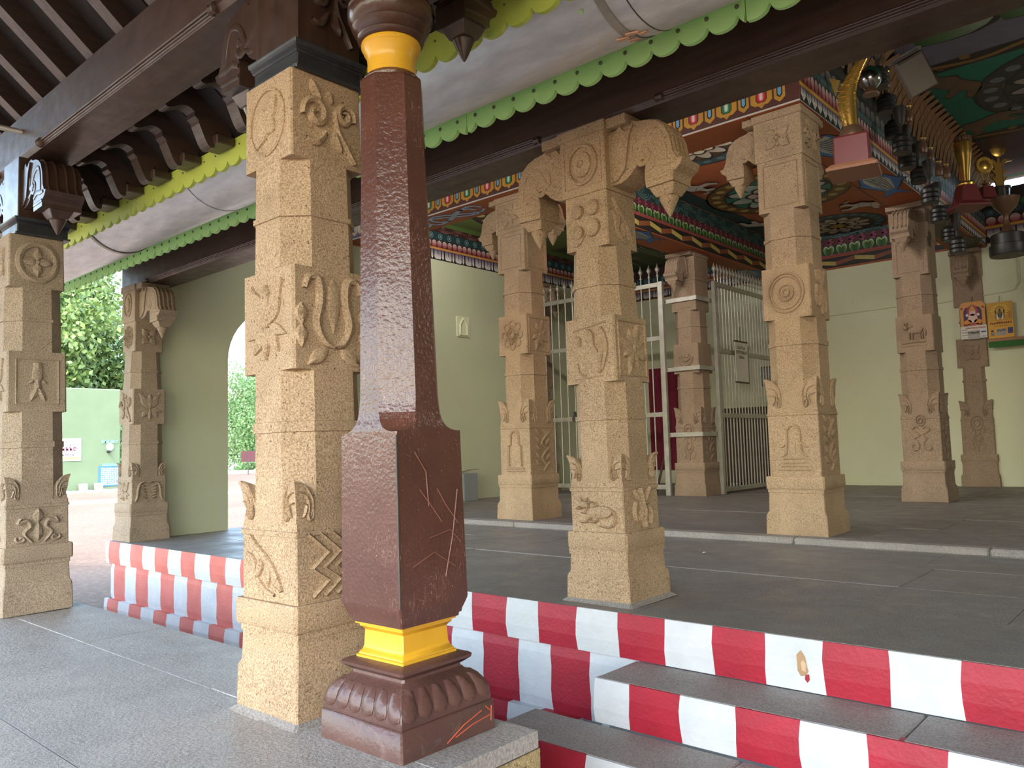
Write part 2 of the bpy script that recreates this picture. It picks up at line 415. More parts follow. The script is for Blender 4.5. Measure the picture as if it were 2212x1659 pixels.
def m_lyre(R):
    for sx in (-1, 1):
        R.stroke(curve([(sx*.85, .62), (sx*.72, .88), (sx*.45, .85), (sx*.38, .4), (sx*.5, -.1), (sx*.3, -.5), (0, -.6)]), .12, .012)
        R.leaf(sx*.95, .3, .5, .16, -math.pi/2, .010); R.leaf(sx*.95, -.15, .5, .16, -math.pi/2, .010); R.leaf(sx*.2, -.65, .7, .18, -math.pi/2+sx*1.0, .010)
    R.leaf(0, .9, 1.2, .2, -math.pi/2, .008)
def m_scroll(R):
    R.spiral(-.42, .1, .05, .42, 1.2, 1.35, .13, .013); R.spiral(.55, .25, .05, .33, 2.2, -1.4, .12, .013)
    R.leaf(-.55, .95, .6, .15, -1.0, .011); R.leaf(.0, .8, .35, .14, -1.2, .01); R.leaf(.15, -.25, .55, .2, -1.1, .013)
    R.stroke(curve([(.2, .3), (.3, -.2), (.6, -.6), (.85, -.95)]), .13, .012); R.stroke(curve([(-.1, -.3), (-.4, -.62), (-.75, -.6)]), .13, .012)
def m_fish(R):
    R.frame(.82, .03, .005)
    R.stroke(curve([(0, .72), (0, .45), (-.02, .1), (.0, -.25)]), [.03]+[.17]*6+[.2]*6+[.12]*7, .012)
    for sx in (-1, 1): R.leaf(0, -.2, .62, .13, -math.pi/2+sx*.5, .010); R.leaf(sx*.15, .05, .25, .07, -.6 if sx > 0 else math.pi+.6, .008)
    R.ring(.0, .5, .05, .025, .013)
def m_tendril_bud(R):
    R.leaf(0, .1, .75, .26, math.pi/2, .014); R.leaf(0, -.85, 1.0, .22, math.pi/2, .013)
    for sx in (-1, 1):
        R.stroke(curve([(sx*.62, .35), (sx*.72, .1), (sx*.4, .2), (sx*.28, -.1), (sx*.5, -.45), (sx*.22, -.92)]), .12, .013)
        R.spiral(sx*.62, -.72, .04, .2, 0 if sx > 0 else math.pi, sx*1.1, .09, .011)
def m_chevron(R):
    for k in range(3):
        o = k*.33; R.stroke([(-.85+o, .95), (-.3+o, .35), (-.75+o, -.1), (-.3+o, -.5), (-.75+o, -.95)], .06, .009, False)
    R.stroke([(.95, .9), (.35, 0), (.95, -.9)], .07, .009, False); R.stroke([(.98, .4), (.65, 0), (.98, -.4)], .06, .009, False)
def m_bird(R):
    R.stroke(curve([(-.75, .85), (-.4, .45), (-.1, .2), (.3, -.2), (.6, -.75)]), .13, .010); R.stroke(curve([(-.9, .3), (-.6, .1), (-.5, -.4), (-.1, -.8), (.3, -.9)]), .10, .008)
    R.leaf(-.2, .3, .9, .16, -1.9, .009); R.leaf(.0, .0, .7, .16, -1.5, .009); R.leaf(.2, -.2, .6, .15, -1.1, .009)
def m_bumps(R):
    for a, b, r in ((-.4, .45, .32), (.42, .5, .36), (-.45, -.4, .33), (.38, -.3, .42)): R.blob(a, b, r, r*.95, 0, .022)
    R.leaf(-.75, -.95, .8, .16, .5, .009)
def m_rings(R):
    R.ring(0, 0, .84, .055, .008); R.ring(0, 0, .70, .04, .007); R.ring(0, 0, .34, .06, .008); R.ring(0, 0, .16, .05, .008)
def m_boss(R):
    R.frame(.95, .025, .004, .92); R.ring(0, 0, .72, .09, .012, .8); R.blob(0, 0, .52, .58, 0, .014); R.ring(0, 0, .14, .05, .017)
def m_star8(R):
    R.frame(.92, .03, .005)
    for k in range(8): R.leaf(0, 0, .95 if k % 2 else .72, .2, math.pi/4*k+.4, .011)
    R.blob(0, 0, .14, .2, 0, .016)
def m_diamond(R):
    for k in range(8):
        a = math.pi/4*k; R.ring(.62*math.cos(a), .62*math.sin(a), .2, .05, .009)
    for q in (.5, .27): R.stroke([(q, 0), (0, q), (-q, 0), (0, -q), (q, 0)], .06, .012, False)
def m_parrot(R):
    R.stroke([(-.75, .72), (0, .8), (.75, .9)], .03, .006, False)
    R.stroke(curve([(-.02, .7), (.12, .5), (.15, .1), (.45, -.3), (.45, -.8)]), .12, .012); R.leaf(-.6, .55, .45, .14, -1.1, .01)
    R.stroke(curve([(.55, .75), (.7, .4), (.75, -.1), (.55, -.7)]), .1, .010); R.leaf(.6, .4, 1.0, .12, -1.7, .01); R.stroke(curve([(-.6, -.4), (-.5, -.75), (-.2, -.9)]), .05, .006)
    R.stroke([(-.7, -.95), (0, -.93), (.6, -.88)], .03, .005, False)
def m_cow(R):
    R.blob(.15, -.15, .62, .33, .05, .018); R.blob(-.5, .22, .24, .18, -.5, .022); R.leaf(-.62, .12, .28, .1, 3.6, .02)
    for a, b in ((-.42, .42), (-.6, .45)): R.leaf(a, b-.08, .22, .05, 1.3 if a > -.5 else 2.0, .014)
    R.leaf(-.35, .25, .25, .08, .5, .016); R.stroke(curve([(-.35, .15), (-.45, -.15), (-.6, -.2)]), .08, .014)
    R.stroke(curve([(-.2, -.35), (-.45, -.6), (-.75, -.62)]), .09, .014); R.stroke(curve([(.1, -.45), (-.1, -.62), (-.35, -.55)]), .08, .014)
    R.stroke(curve([(.6, .05), (.78, -.2), (.8, -.6), (.55, -.85), (.1, -.8)]), .08, .012); R.blob(-.08, .2, .16, .14, 0, .02)
def m_cowstand(R):
    R.blob(.08, .2, .5, .24, .03, .02); R.blob(-.55, .38, .2, .15, -.4, .02); R.leaf(-.55, .5, .22, .05, 1.9, .012); R.leaf(-.45, .5, .22, .05, 1.3, .012)
    for x in (-.3, -.12, .38, .52): R.stroke([(x, .05), (x-.02, -.15), (x, -.35)], .07, .014)
    R.stroke(curve([(.55, .3), (.7, .1), (.68, -.2)]), .05, .01); R.blob(-.2, .42, .14, .12, 0, .018); R.stroke([(-.8, -.55), (0, -.5), (.7, -.52)], .08, .008, False); R.stroke([(-.8, -.75), (.7, -.75)], .03, .005, False)
def m_peacock(R):
    R.stroke(curve([(-.15, .95), (-.1, .6), (0, .2), (.1, -.2), (.05, -.6), (.1, -.95)]), .18, .016)
    R.stroke(curve([(-.5, .9), (-.3, .5), (-.1, .3)]), .1, .012); R.stroke(curve([(.5, .95), (.35, .6), (.15, .3)]), .1, .012)
    R.stroke(curve([(-.45, .3), (-.55, -.2), (-.45, -.6)]), .1, .012); R.stroke(curve([(.3, .1), (.55, -.3), (.45, -.85)]), .1, .012); R.leaf(0, -.1, .6, .16, -2.0, .014)
def m_niche(R):
    w = .46
    arch = [(-w, -.72), (-w, .18), (-.30, .24), (-.28, .5)]+[(.28*math.cos(t), .62+.26*math.sin(t)) for t in [math.pi-i*math.pi/10 for i in range(11)]]+[(.28, .5), (.30, .24), (w, .18), (w, -.72)]
    R.stroke(arch, .05, .012, False); R.stroke([(a*1.22, b*1.04+.02) for a, b in arch], .035, .008, False)
    for v in (-.78, -.84, -.93): R.stroke([(-.66, v), (.66, v)], .04, .009, False)
def m_bell(R):
    R.stroke([(-.36, -.35), (-.3, .1)]+[(.3*math.cos(t), .35+.3*math.sin(t)) for t in [math.pi-i*math.pi/8 for i in range(9)]]+[(.3, .1), (.36, -.35)], .055, .010, False)
    for sx in (-1, 1): R.stroke(curve([(sx*.3, .1), (sx*.45, -.05), (sx*.62, -.1)]), .05, .008); R.stroke(curve([(sx*.34, -.25), (sx*.5, -.4), (sx*.62, -.42)]), .05, .008)
    for q, v in ((.45, -.5), (.5, -.64), (.62, -.76), (.72, -.88)): R.stroke([(-q, v), (q, v)], .04, .009, False)
    R.stroke([(-.05, .1), (-.05, -.3)], .14, .006, False)
def m_wave(R):
    R.stroke(curve([(0, .95), (.25, .65), (-.15, .3), (.28, 0), (-.12, -.35), (.25, -.7), (0, -.95)], 5), .07, .010)
    for v in (-.7, -.35, 0, .35, .7): R.leaf(-.25, v, .5, .11, 2.6, .009); R.leaf(.25, v-.1, .45, .11, .6, .009)
def m_sscroll(R):
    R.ring(0, .92, .26, .06, .012); R.ring(0, .92, .12, .06, .012)
    for sx in (-1, 1):
        R.spiral(sx*.42, -.35, .06, .36, math.pi/2, -sx*1.0, .06, .010); R.stroke(curve([(sx*.4, .02), (sx*.1, .2), (sx*.5, .45), (sx*.3, .62), (sx*.12, .5)]), .07, .010)
def m_ringtendril(R):
    R.ring(0, -.1, .2, .06, .010); R.ring(0, .85, .2, .05, .01); R.ring(0, .85, .42, .05, .01)
    for sx in (-1, 1): R.stroke(curve([(0, -.95), (sx*.1, -.5), (sx*.35, -.2), (sx*.15, .3), (sx*.5, .5)]), .07, .010); R.leaf(sx*.4, -.4, .5, .14, -1.6, .009); R.leaf(sx*.45, .2, .5, .14, 1.6, .009)
def m_crescent(R):
    R.stroke([(.62*math.cos(t), .1+.62*math.sin(t)) for t in [math.pi+i*math.pi/12 for i in range(13)]], .12, .012); R.stroke([(.42*math.cos(t), .2+.4*math.sin(t)) for t in [math.pi+i*math.pi/12 for i in range(13)]], .06, .009)
    R.leaf(0, .05, .55, .14, math.pi/2, .010); R.leaf(0, .05, .5, .12, math.pi/2+.9, .009); R.leaf(0, .05, .5, .12, math.pi/2-.9, .009)
def m_feather(R):
    for sx in (-1, 1):
        R.stroke(curve([(sx*.1, .85), (sx*.55, .75), (sx*.75, .2), (sx*.8, -.5), (sx*.95, -.9)]), .10, .012)
        for k in range(5): R.leaf(sx*(.6-.02*k), .55-.27*k, .42, .10, math.pi/2+sx*(1.9), .012)
    R.blob(0, .8, .25, .12, 0, .012)
def m_panel(R): R.frame(.86, .03, .006, .9)
def m_cobra(R):
    R.blob(0, .1, .35, .62, .1, .016); R.leaf(.1, .3, .7, .14, -1.9, .014); R.leaf(-.3, .0, .5, .1, 2.4, .010); R.ring(0, .1, .62, .05, .008, .9)

# ------------------------------------------------------------------ stone pillars
PROF_P = dict(base=.211, neck=.192, z=(.03, .17, .195, .335, .435, .732), band=.213, blk=.19, mid=.182, top=.168, oct=.147, ear=.895,
              ring1=(1.079, 1.122), midz=(1.32, 1.724), ring2=(1.927, 1.952), topz=(2.161, 2.517))
PROF_M = dict(base=.211, neck=.190, z=(.03, .14, .165, .288, .385, .657), band=.201, blk=.178, mid=.172, top=.145, oct=.132, ear=.812,
              ring1=(1.0, 1.032), midz=(1.213, 1.582), ring2=(1.757, 1.79), topz=(1.983, 2.30), cap=(2.30, 2.697))
PROF_I = dict(base=.263, neck=.236, z=(.04, .16, .2, .383, .492, 1.06), band=.252, blk=.222, mid=.214, top=.203, oct=.17, ear=1.332,
              ring1=(1.61, 1.65), midz=(1.845, 2.297), ring2=(2.545, 2.58), topz=(2.80, 3.26), cap=(3.26, 3.69))

ARM = [(.13, .31), (.22, .315), (.26, .335), (.31, .34), (.335, .325), (.40, .315), (.455, .295), (.505, .255), (.535, .19), (.55, .10), (.575, .055), (.608, .05), (.592, .015),
       (.555, -.01), (.545, -.03), (.545, -.058), (.377, -.064), (.374, -.03), (.372, .03), (.383, .07), (.372, .10), (.345, .103), (.318, .075), (.29, .042), (.255, .018), (.215, .004), (.13, 0)]
def corbel_arm(parent, dirv, zb, sc, mat, half, wood=False):
    """bracket arm with a hanging lotus bud; outline (s,z) extruded across its width"""
    d = Vector(dirv); p = Vector((-d.y, d.x, 0)); m = MB()
    fn = lambda s, z, t: tuple(d*(s*sc)+p*t+Vector((0, 0, zb+z*sc)))
    m.prism(ARM, fn, -half, half)
    arm = m.build('corbel_arm', mat, parent)
    lf = MB(); lf.prism([(.12, .015), (.20, .02), (.255, .07), (.27, .15), (.285, .24), (.318, .315), (.29, .305), (.265, .285), (.25, .30), (.235, .325), (.215, .31), (.20, .285), (.12, .30)], fn, -half-.014*sc, half+.014*sc); lf.build('leaf_scroll', mat, arm)
    # grooves and curls on both cheeks
    for sgn in (-1, 1):
        R = Relief(p*(sgn*half)+Vector((0, 0, zb)), d, (0, 0, 1), p*sgn, sc, sc); k = .02
        R.stroke(curve([(.30, .20), (.29, .14), (.31, .12), (.33, .14), (.38, .22), (.46, .24), (.50, .16), (.51, .06)]), k*.9, .006); R.stroke(curve([(.18, .20), (.22, .09), (.29, .07), (.36, .12)]), k*.7, .005)
        R.spiral(.36, .115, .012, .05, 0, 1.2, k*.8, .006); R.stroke([(.38, .03), (.44, .06), (.50, .05), (.56, .045)], k, .006); R.stroke([(.38, -.02), (.545, -.015)], k*.6, .005, False)
        R.build('scroll_carving', mat, arm, True)
    b = MB(); c = d*(.461*sc); z = zb-.060*sc
    b.sqloft([(z-.055*sc, .052*sc), (z-.03*sc, .066*sc), (z+.0*sc, .08*sc)], c.x, c.y, .004)
    b.lathe([(z-.165*sc, .004*sc), (z-.15*sc, .014*sc), (z-.105*sc, .036*sc), (z-.065*sc, .054*sc), (z-.05*sc, .05*sc)], (c.x, c.y, 0), 16)
    b.build('lotus_bud', mat, arm, True)
    # fluted roll on the end of the arm
    f = MB()
    for q in (-.7, -.25, .25, .7):
        pts = [tuple(d*(s*sc)+p*(q*half)+Vector((0, 0, zb+zz*sc))) for s, zz in ARM[5:11]]; f.tube(pts, .012*sc, 5)
    f.build('flute', mat, arm, True)
    return arm
def face_frame(face, h, zc):
    if face == 'front': return (0, -h, zc), (1, 0, 0), (0, 0, 1), (0, -1, 0)
    return (h, 0, zc), (0, 1, 0), (0, 0, 1), (1, 0, 0)

def stone_pillar(loc, prof, label, carv, arms=(), mat=None, lean=0, group=None, capmotif=None):
    mat = mat or STONE
    ax = Vector((.66, .75, .0))       # tilt about the horizontal view axis: leans along the row
    t = empty('stone_pillar', loc, label, 'pillar', group)
    if lean: t.rotation_mode = 'QUATERNION'; t.rotation_quaternion = Matrix.Rotation(lean, 3, Vector((.66, -.75, 0))).to_quaternion()
    P = prof; z = P['z']
    m = MB(); m.sqloft([(0, P['base']), (z[0], P['base']), (z[1], P['base']-.003, .008), (z[2], P['neck']+.004), (z[3]-.03, P['neck']), (z[3]-.028, P['neck']+.006), (z[3], P['neck']+.006)]); m.build('plinth', mat, t, True)
    m = MB(); m.sqloft([(z[3], P['band']-.006), (z[3]+.01, P['band'], .012), (z[4]-.01, P['band'], .012), (z[4], P['band']-.006)]); m.build('base_band', mat, t, True)
    m = MB(); m.sqloft([(z[4], P['blk']), (z[5]-.05, P['blk']-.001), (z[5]-.048, P['blk']+.005), (z[5]-.03, P['blk']+.005), (z[5]-.028, P['blk']), (z[5], P['blk']-.002)]); m.build('lower_block', mat, t, True)
    eh = P['ear']-z[5]; b = P['blk']; E = MB()
    s_ = eh/.16*.9
    for sx in (-1, 1):
        for sy in (-1, 1):
            rings = []
            for q, out, inn in ((0, -.006, .088), (.25, -.012, .094), (.5, -.004, .092), (.7, -.001, .078), (.86, .004, .052), (.96, .010, .028), (1.0, .008, .010)):
                o_, i_ = b+out, b+out-inn*s_; zz = z[5]+eh*q; ring = [(i_, i_), (o_, i_), (o_, o_), (i_, o_)]
                rings.append([(sx*a, sy*c, zz) for a, c in ring])
            E.loft(rings)
    leafs = E.build('leaf_ornament', mat, t)
    for face in ('front', 'side'):
        for sx in (-1, 1):
            o, u, v, n = face_frame(face, b-.001, z[5]); R = Relief(Vector(o)+Vector(u)*(sx*b), Vector(u)*-sx, v, n, .09*s_, eh)
            for q in (1, .75, .5): R.stroke(curve([(.12, .95*q+.02), (.55, .85*q), (.82*q+.1, .5*q), (.8*q, .15)]), .05, .006)
            R.spiral(.75, .22, .04, .2, 0, 1.2, .05, .007); R.build('leaf_vein', mat, leafs, True)
    r1, mz, r2, tz = P['ring1'], P['midz'], P['ring2'], P['topz']
    K = .49
    def octs(za, zb, ring, h0, h1):
        m = MB(); mid = (h0+h1)/2
        m.sqloft([(za, h0, h0*K), (ring[0], mid, mid*K), (ring[0]+.002, mid+.007, mid*K), (ring[1]-.002, mid+.007, mid*K), (ring[1], mid, mid*K), (zb, h1, h1*K)]); return m.build('octagonal_shaft', mat, t)
    octs(z[5]-.01, mz[0]+.01, r1, P['blk']-.003, P['mid']-.0012); octs(mz[1]-.01, tz[0]+.01, r2, P['mid']-.0032, P['top']+.0028)
    m = MB(); m.sqloft([(mz[0], P['mid'], .01), (mz[1], P['mid']-.002, .01)]); m.build('middle_block', mat, t, True)
    m = MB(); m.sqloft([(tz[0], P['top']+.004, .008), (tz[1], P['top'], .008)]); m.build('upper_block', mat, t, True)
    rows = dict(low=(z[4], z[5]-.02, b), mid=(mz[0], mz[1], P['mid']), top=(tz[0], tz[1], P['top']+.002))
    if 'cap' in P:
        c0, c1 = P['cap']; h = P['top']+.012; sc = (c1-c0)/.397
        m = MB(); m.sqloft([(c0, h-.004), (c0+.01, h), (c1-.065*sc, h), (c1-.06*sc, h+.012), (c1-.003, h+.012), (c1, h+.008)]); m.build('capital_block', mat, t, True)
        dirs = {'-x': (-1, 0, 0), '+x': (1, 0, 0), '-y': (0, -1, 0), '+y': (0, 1, 0)}
        for a in arms: corbel_arm(t, dirs[a], c0+.02, sc*(1.0 if 'topz' in P and P['top'] < .16 else .92), mat, .095*sc)
        if arms:
            m = MB(); w = .30*sc
            xs = (w if '+x' in arms else h, w if '-x' in arms else h); ys = (w if '+y' in arms else h, w if '-y' in arms else h)
            m.box(-xs[1], -ys[1] if '-y' in arms else -h*.95, c1-.058*sc, xs[0], ys[0] if '+y' in arms else h*.95, c1-.001, .004); m.build('abacus', mat, t)
        rows['cap'] = (c0+.02, c1-.07*sc, h)
    for (face, row), fn in carv.items():
        a, c, hw = rows[row]; o, u, v, n = face_frame(face, hw, (a+c)/2)
        R = Relief(o, u, v, n, hw*.86, (c-a)/2*.9); fn(R); R.build('carved_panel', mat, t, True)
    return t
FR, SD = 'front', 'side'

# ================================================================== GROUND, PLINTHS, FLOORS
GZ = -.62
struct(MB().box(-160, -60, GZ-.3, 60, 160, GZ).build('ground', GROUND))

PX0, PX1, PY0, PY1 = -9.6, -1.86, -2.6, 2.2
fl = struct(MB().box(PX0, PY0, GZ, PX1, PY1, -.06).build('porch_plinth', YSTONE)); fl['kind'] = 'structure'
def slabs(parent, x0, x1, y0, y1, zt, th, rows, mat, rnd, gap=.006, lens=(.8, 1.6), edge=None):
    y = y0; k = 0
    while y < y1-.05:
        w = rows[k % len(rows)]; k += 1; ye = min(y+w, y1)
        if y1-ye < .12: ye = y1
        x = x0
        while x < x1-.05:
            L = rnd.uniform(*lens); xe = min(x+L, x1)
            if x1-xe < .35: xe = x1
            dz = rnd.uniform(-.003, .002)
            MB().box(x+gap/2, y+gap/2, zt-th, xe-gap/2, ye-gap/2, zt+dz, .0025).build('paving_slab', mat, parent)
            x = xe
        y = ye
floor = struct(MB().box(PX0, PY0, -.065, PX1-.004, PY1-.004, -.012).build('floor', MORTAR))
rnd = random.Random(3)
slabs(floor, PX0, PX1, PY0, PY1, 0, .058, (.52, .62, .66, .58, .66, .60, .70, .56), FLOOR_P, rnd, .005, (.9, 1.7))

# hall plinth
HX0, HX1, HY, HZ, IZ = -8.80, 3.2, 3.453, .133, .19
hall = struct(MB().box(HX0+.02, HY+.05, GZ, HX1, 14.6, .07).build('hall_plinth', CONC))
def striped(parent, name, y0, z0, z1, bounds, first, th=.06, x_end=3.2, faded=-5.9, bev=.01):
    """front course of a plinth split into its painted stripes; bounds = stripe edges along X"""
    m = MB(); red = first
    for a, b in zip(bounds[:-1], bounds[1:]):
        m.cur = (2 if (a+b)/2 < faded else 1) if red else 0
        n = max(2, int((z1-z0)/.06)); zs = [z0+(z1-z0)*i/n for i in range(n+1)]
        j = lambda x, i: x+(.004*math.sin(x*37+i*1.7) if a != bounds[0] or True else 0)
        for i in range(n):
            f0, f1 = zs[i], zs[i+1]
            yy0 = y0+(bev if i == 0 else 0); yy1 = y0+(bev if i == n-1 else 0)
            m.add([(j(a, i), yy0, f0), (j(b, i), yy0, f0), (j(b, i+1), yy1, f1), (j(a, i+1), yy1, f1)], [(0, 1, 2, 3)])
        m.add([(j(a, 0), y0+bev, z0), (j(b, 0), y0+bev, z0), (b, y0+th, z0), (a, y0+th, z0)], [(3, 2, 1, 0)])
        m.add([(j(a, n), y0+bev, z1), (j(b, n), y0+bev, z1), (b, y0+th, z1), (a, y0+th, z1)], [(0, 1, 2, 3)])
        red = not red
    m.cur = 0; a, b = bounds[0], bounds[-1]
    m.add([(a, y0+bev, z0), (a, y0+bev, z1), (a, y0+4.0 if False else y0+th, z1), (a, y0+th, z0)], [(0, 1, 2, 3)])
    m.add([(b, y0+bev, z0), (b, y0+th, z0), (b, y0+th, z1), (b, y0+bev, z1)], [(0, 1, 2, 3)])
    return m.build(name, [WHITEP, REDP, REDF], parent, fix=False)
B_TOP = [-8.80, -8.72, -8.452, -8.2, -7.926, -7.659, -7.387, -7.131, -6.87, -6.599, -6.336]+[-6.092+.2668*i for i in range(10)]+[-3.424, -3.146, -2.907, -2.642, -2.374, -2.101, -1.842, -1.586, -1.326, -1.06, -.799]+[-.53+.27*i for i in range(14)]
B_TOP = [b for b in B_TOP if b < 3.2]+[3.2]
striped(hall, 'plinth_cornice', HY, -.092, .132, B_TOP, False)
B_LOW = [-8.74]+[b+.055 for b in B_TOP[1:] if b < -2.45]+[-2.28]
striped(hall, 'plinth_wall', HY+.035, -.462, -.092, B_LOW, False)
striped(hall, 'plinth_foot', HY-.012, GZ, -.455, [b for b in B_TOP if b < -2.7]+[-2.65], False, .09)
MB().box(HX0-.0, HY+.012, -.092, HX0+.06, 14.6, .128, .008).build('plinth_cornice', WHITEP, hall)
MB().box(HX0+.06, HY+.05, -.462, HX0+.1, 14.6, -.092).build('plinth_wall', WHITEP, hall)
MB().box(HX0+.0, HY+.0, GZ, HX0+.1, 14.6, -.455, .02).build('plinth_foot', WHITEP, hall)
hf = struct(MB().box(HX0+.03, HY+.03, .07, HX1, 6.45, .12).build('floor', MORTAR))
rnd = random.Random(11)
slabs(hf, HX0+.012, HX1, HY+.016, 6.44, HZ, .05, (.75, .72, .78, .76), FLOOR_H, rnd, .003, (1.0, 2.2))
inn = struct(MB().box(-9.1, 6.56, .07, HX1, 14.3, IZ-.012).build('floor', MORTAR))
rnd = random.Random(5)
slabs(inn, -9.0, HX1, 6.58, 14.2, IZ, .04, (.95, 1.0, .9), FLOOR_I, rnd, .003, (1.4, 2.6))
kb = struct(MB().box(-8.9, 6.46, .09, HX1, 6.58, IZ-.02).build('trim_1', CONC))
x = -8.85
while x < HX1:
    L = rnd.uniform(.9, 1.7); MB().box(x+.003, 6.43+rnd.uniform(-.006, .006), .13, min(x+L, HX1)-.003, 6.578, IZ+.002, .014).build('kerb_stone', KERB, kb, True); x += L

p = Paint((0, HY, 0), (1, 0, 0), (0, 0, 1), (0, -1, 0))
p.poly([(-1.440, .062), (-1.420, .085), (-1.402, .058), (-1.396, .02), (-1.390, .0), (-1.400, -.02), (-1.424, -.026), (-1.438, -.005)], (176, 140, 104), 1); p.poly([(-1.412, .045), (-1.400, .03), (-1.402, -.005), (-1.419, .0), (-1.422, .03)], (206, 176, 140), 2); p.poly([(-1.404, -.018), (-1.388, -.012), (-1.387, -.036), (-1.397, -.05), (-1.408, -.036)], (160, 28, 48), 2); p.build('paint_chip', hall)
# entrance steps
def step(name, x0, y0, z1, bounds, label):
    s = MB().box(x0+.05, y0+.05, GZ, 3.19, (HY+.04 if z1 > -.2 else 3.10), z1-.03).build(name, CONC); tag(s, label, 'step')
    striped(s, 'painted_riser', y0, GZ+.0 if name == 'x' else (z1-.2 if False else (-.30 if z1 > -.2 else GZ)), z1-.001, bounds, False, .06, faded=-99)
    MB().box(x0, y0+.055, GZ, x0+.05, (HY+.03 if z1 > -.2 else 3.10), z1-.004, .006).build('step_end', WHITEP, s)
    xx = x0; i = 0
    for L in ((1.35, 1.6, 1.5, 1.4) if z1 > -.2 else (1.1, 1.7, 1.5, 1.6)):
        xe = min(xx+L, 3.2); MB().box(xx+.002, y0+.016, z1-.035, xe-.002, (HY+.02 if z1 > -.2 else (3.10 if xx > -2.4 else 3.10)), z1, .008).build('tread_stone', TREAD, s); xx = xe
        if xx >= 3.2: break
    return s
step('stone_step', -2.285, 3.105, -.097, [-2.285, -2.09, -1.829, -1.57, -1.302, -1.048, -.781]+[-.51+.268*i for i in range(14)]+[3.2], 'upper entrance step with red and white painted riser and grey stone tread')
step('stone_step', -2.645, 2.757, -.302, [-2.645, -2.35, -2.086, -1.83, -1.56, -1.30, -1.03, -.77]+[-.50+.268*i for i in range(13)]+[3.2], 'lower entrance step beside the porch edge, wider than the step above it')

# ================================================================== HALL WALLS + STONE BEAMS
def wall_arch():
    m = MB(); X0, X1 = -8.95, -8.585; ya, yb, zt = 3.78, 6.5, 4.0; a0, a1, zs, r = 4.715, 6.055, 2.09, .67
    arc = [(5.385-r*math.cos(t), zs+r*math.sin(t)) for t in [math.pi*i/20 for i in range(21)]]
    poly = [(ya, IZ-.06), (a0, IZ-.06)]+arc+[(a1, IZ-.06), (yb, IZ-.06), (yb, zt), (ya, zt)]
    m.prism(poly, lambda p, q, t: (t, p, q), X0, X1); return m
struct(wall_arch().build('wall_left', WALLS))
wl_ = struct(MB().box(-9.25, 6.5, 0, -8.88, 14.4, 3.93).build('wall_left', WALLS))
# plaster niche panel on the inner left wall
nb = MB(); nb.box(-8.89, 8.757, 2.76, -8.862, 9.045, 3.09, .006); nbo = nb.build('lamp_niche', WALLG, None); tag(nbo, 'small square plaster plaque with an arched recess on the left wall', 'niche')
R = Relief((-8.862, 8.90, 2.925), (0, 1, 0), (0, 0, 1), (1, 0, 0), .14, .165)
R.stroke([(-.55, -.8), (-.55, .2)]+[(-.3, .5), (0, .8), (.3, .5)]+[(.55, .2), (.55, -.8), (-.55, -.8)], .12, .012, False); R.build('arch_moulding', WALLG, nbo, True)
struct(MB().box(-9.25, 14.0, 0, 3.3, 14.4, 4.0).build('wall_back', WALLG))
struct(MB().box(3.2, -1.2, GZ, 3.5, 14.4, 5.0).build('light_block_wall_right', WALLG))  # unseen wall added to cut the light reaching the right-hand faces

BLK = (26, 22, 24); WHT = (222, 214, 204); GLD = (196, 140, 46); TEAL = (30, 82, 84); MARN = (92, 34, 40); PINK = (178, 60, 70); PUR = (86, 66, 112)
def band_pendant(p, u0, u1, v0, v1, sp, c0=PUR, c1=WHT, dot=True, sq=False):
    p.rect(u0, v0, u1, v1, BLK, 0); u = u0; h = v1-v0
    while u+sp <= u1+.01:
        if sq:
            w = sp*.66; p.poly([(u+sp*.04, v1), (u+sp*.04, v0+h*.28), (u+sp*.16, v0+h*.14), (u+w*.9, v0+h*.14), (u+w, v0+h*.28), (u+w, v1)], [c0, c1, c1, c1, c1, c0], 2)
            p.line([(u+w*.55, v1), (u+w*.55, v0+h*.55)], .012, BLK, 3); p.poly([(u+sp*.74, v1), (u+sp*.74, v0+h*.3), (u+sp*.83, v0+h*.1), (u+sp*.92, v0+h*.3), (u+sp*.92, v1)], [c0, c1, c1, c1, c0], 2)
        else:
            p.poly([(u+sp*.06, v1), (u+sp*.06, v0+h*.5), (u+sp*.5, v0+h*.08), (u+sp*.94, v0+h*.5), (u+sp*.94, v1)], [c0, c1, c1, c1, c0], 2)
            p.line([(u+sp*.5, v1), (u+sp*.5, v0+h*.62)], .008, BLK, 3)
            if dot: p.disc(u+sp*.5, v0+h*.36, .007, BLK, 3, n=8)
        u += sp
def band_upright(p, u0, u1, v0, v1, sp, bgc, c0, c1, out=BLK):
    p.rect(u0, v0, u1, v1, bgc, 0); u = u0
    while u+sp <= u1+.01: p.petal(u+sp/2, v0+.004, sp*.86, (v1-v0)*.93, math.pi/2, c0, c1, 1, outline=out); u += sp
def band_hearts(p, u0, u1, v0, v1, sp):
    p.rect(u0, v0, u1, v1, (34, 60, 26), 0); u = u0+sp/2; h = v1-v0
    while u < u1-sp*.4:
        for sg in (-1, 1): p.petal(u+sg*sp*.10, v0+.002, sp*.40, h*.86, math.pi/2-sg*.22, (52, 104, 34), (120, 164, 84), 1, outline=(204, 212, 190)); p.petal(u+sg*sp*.05, v0+.002, sp*.18, h*.62, math.pi/2-sg*.2, (40, 84, 28), (60, 108, 40), 4, outline=BLK)
        u += sp
def band_line(p, u0, u1, v0, v1, c): 
    p.rect(u0, v0, u1, v1, c, 0); p.rect(u0, v0+(v1-v0)*.4, u1, v0+(v1-v0)*.6, tuple(min(255, x+50) for x in c), 1)
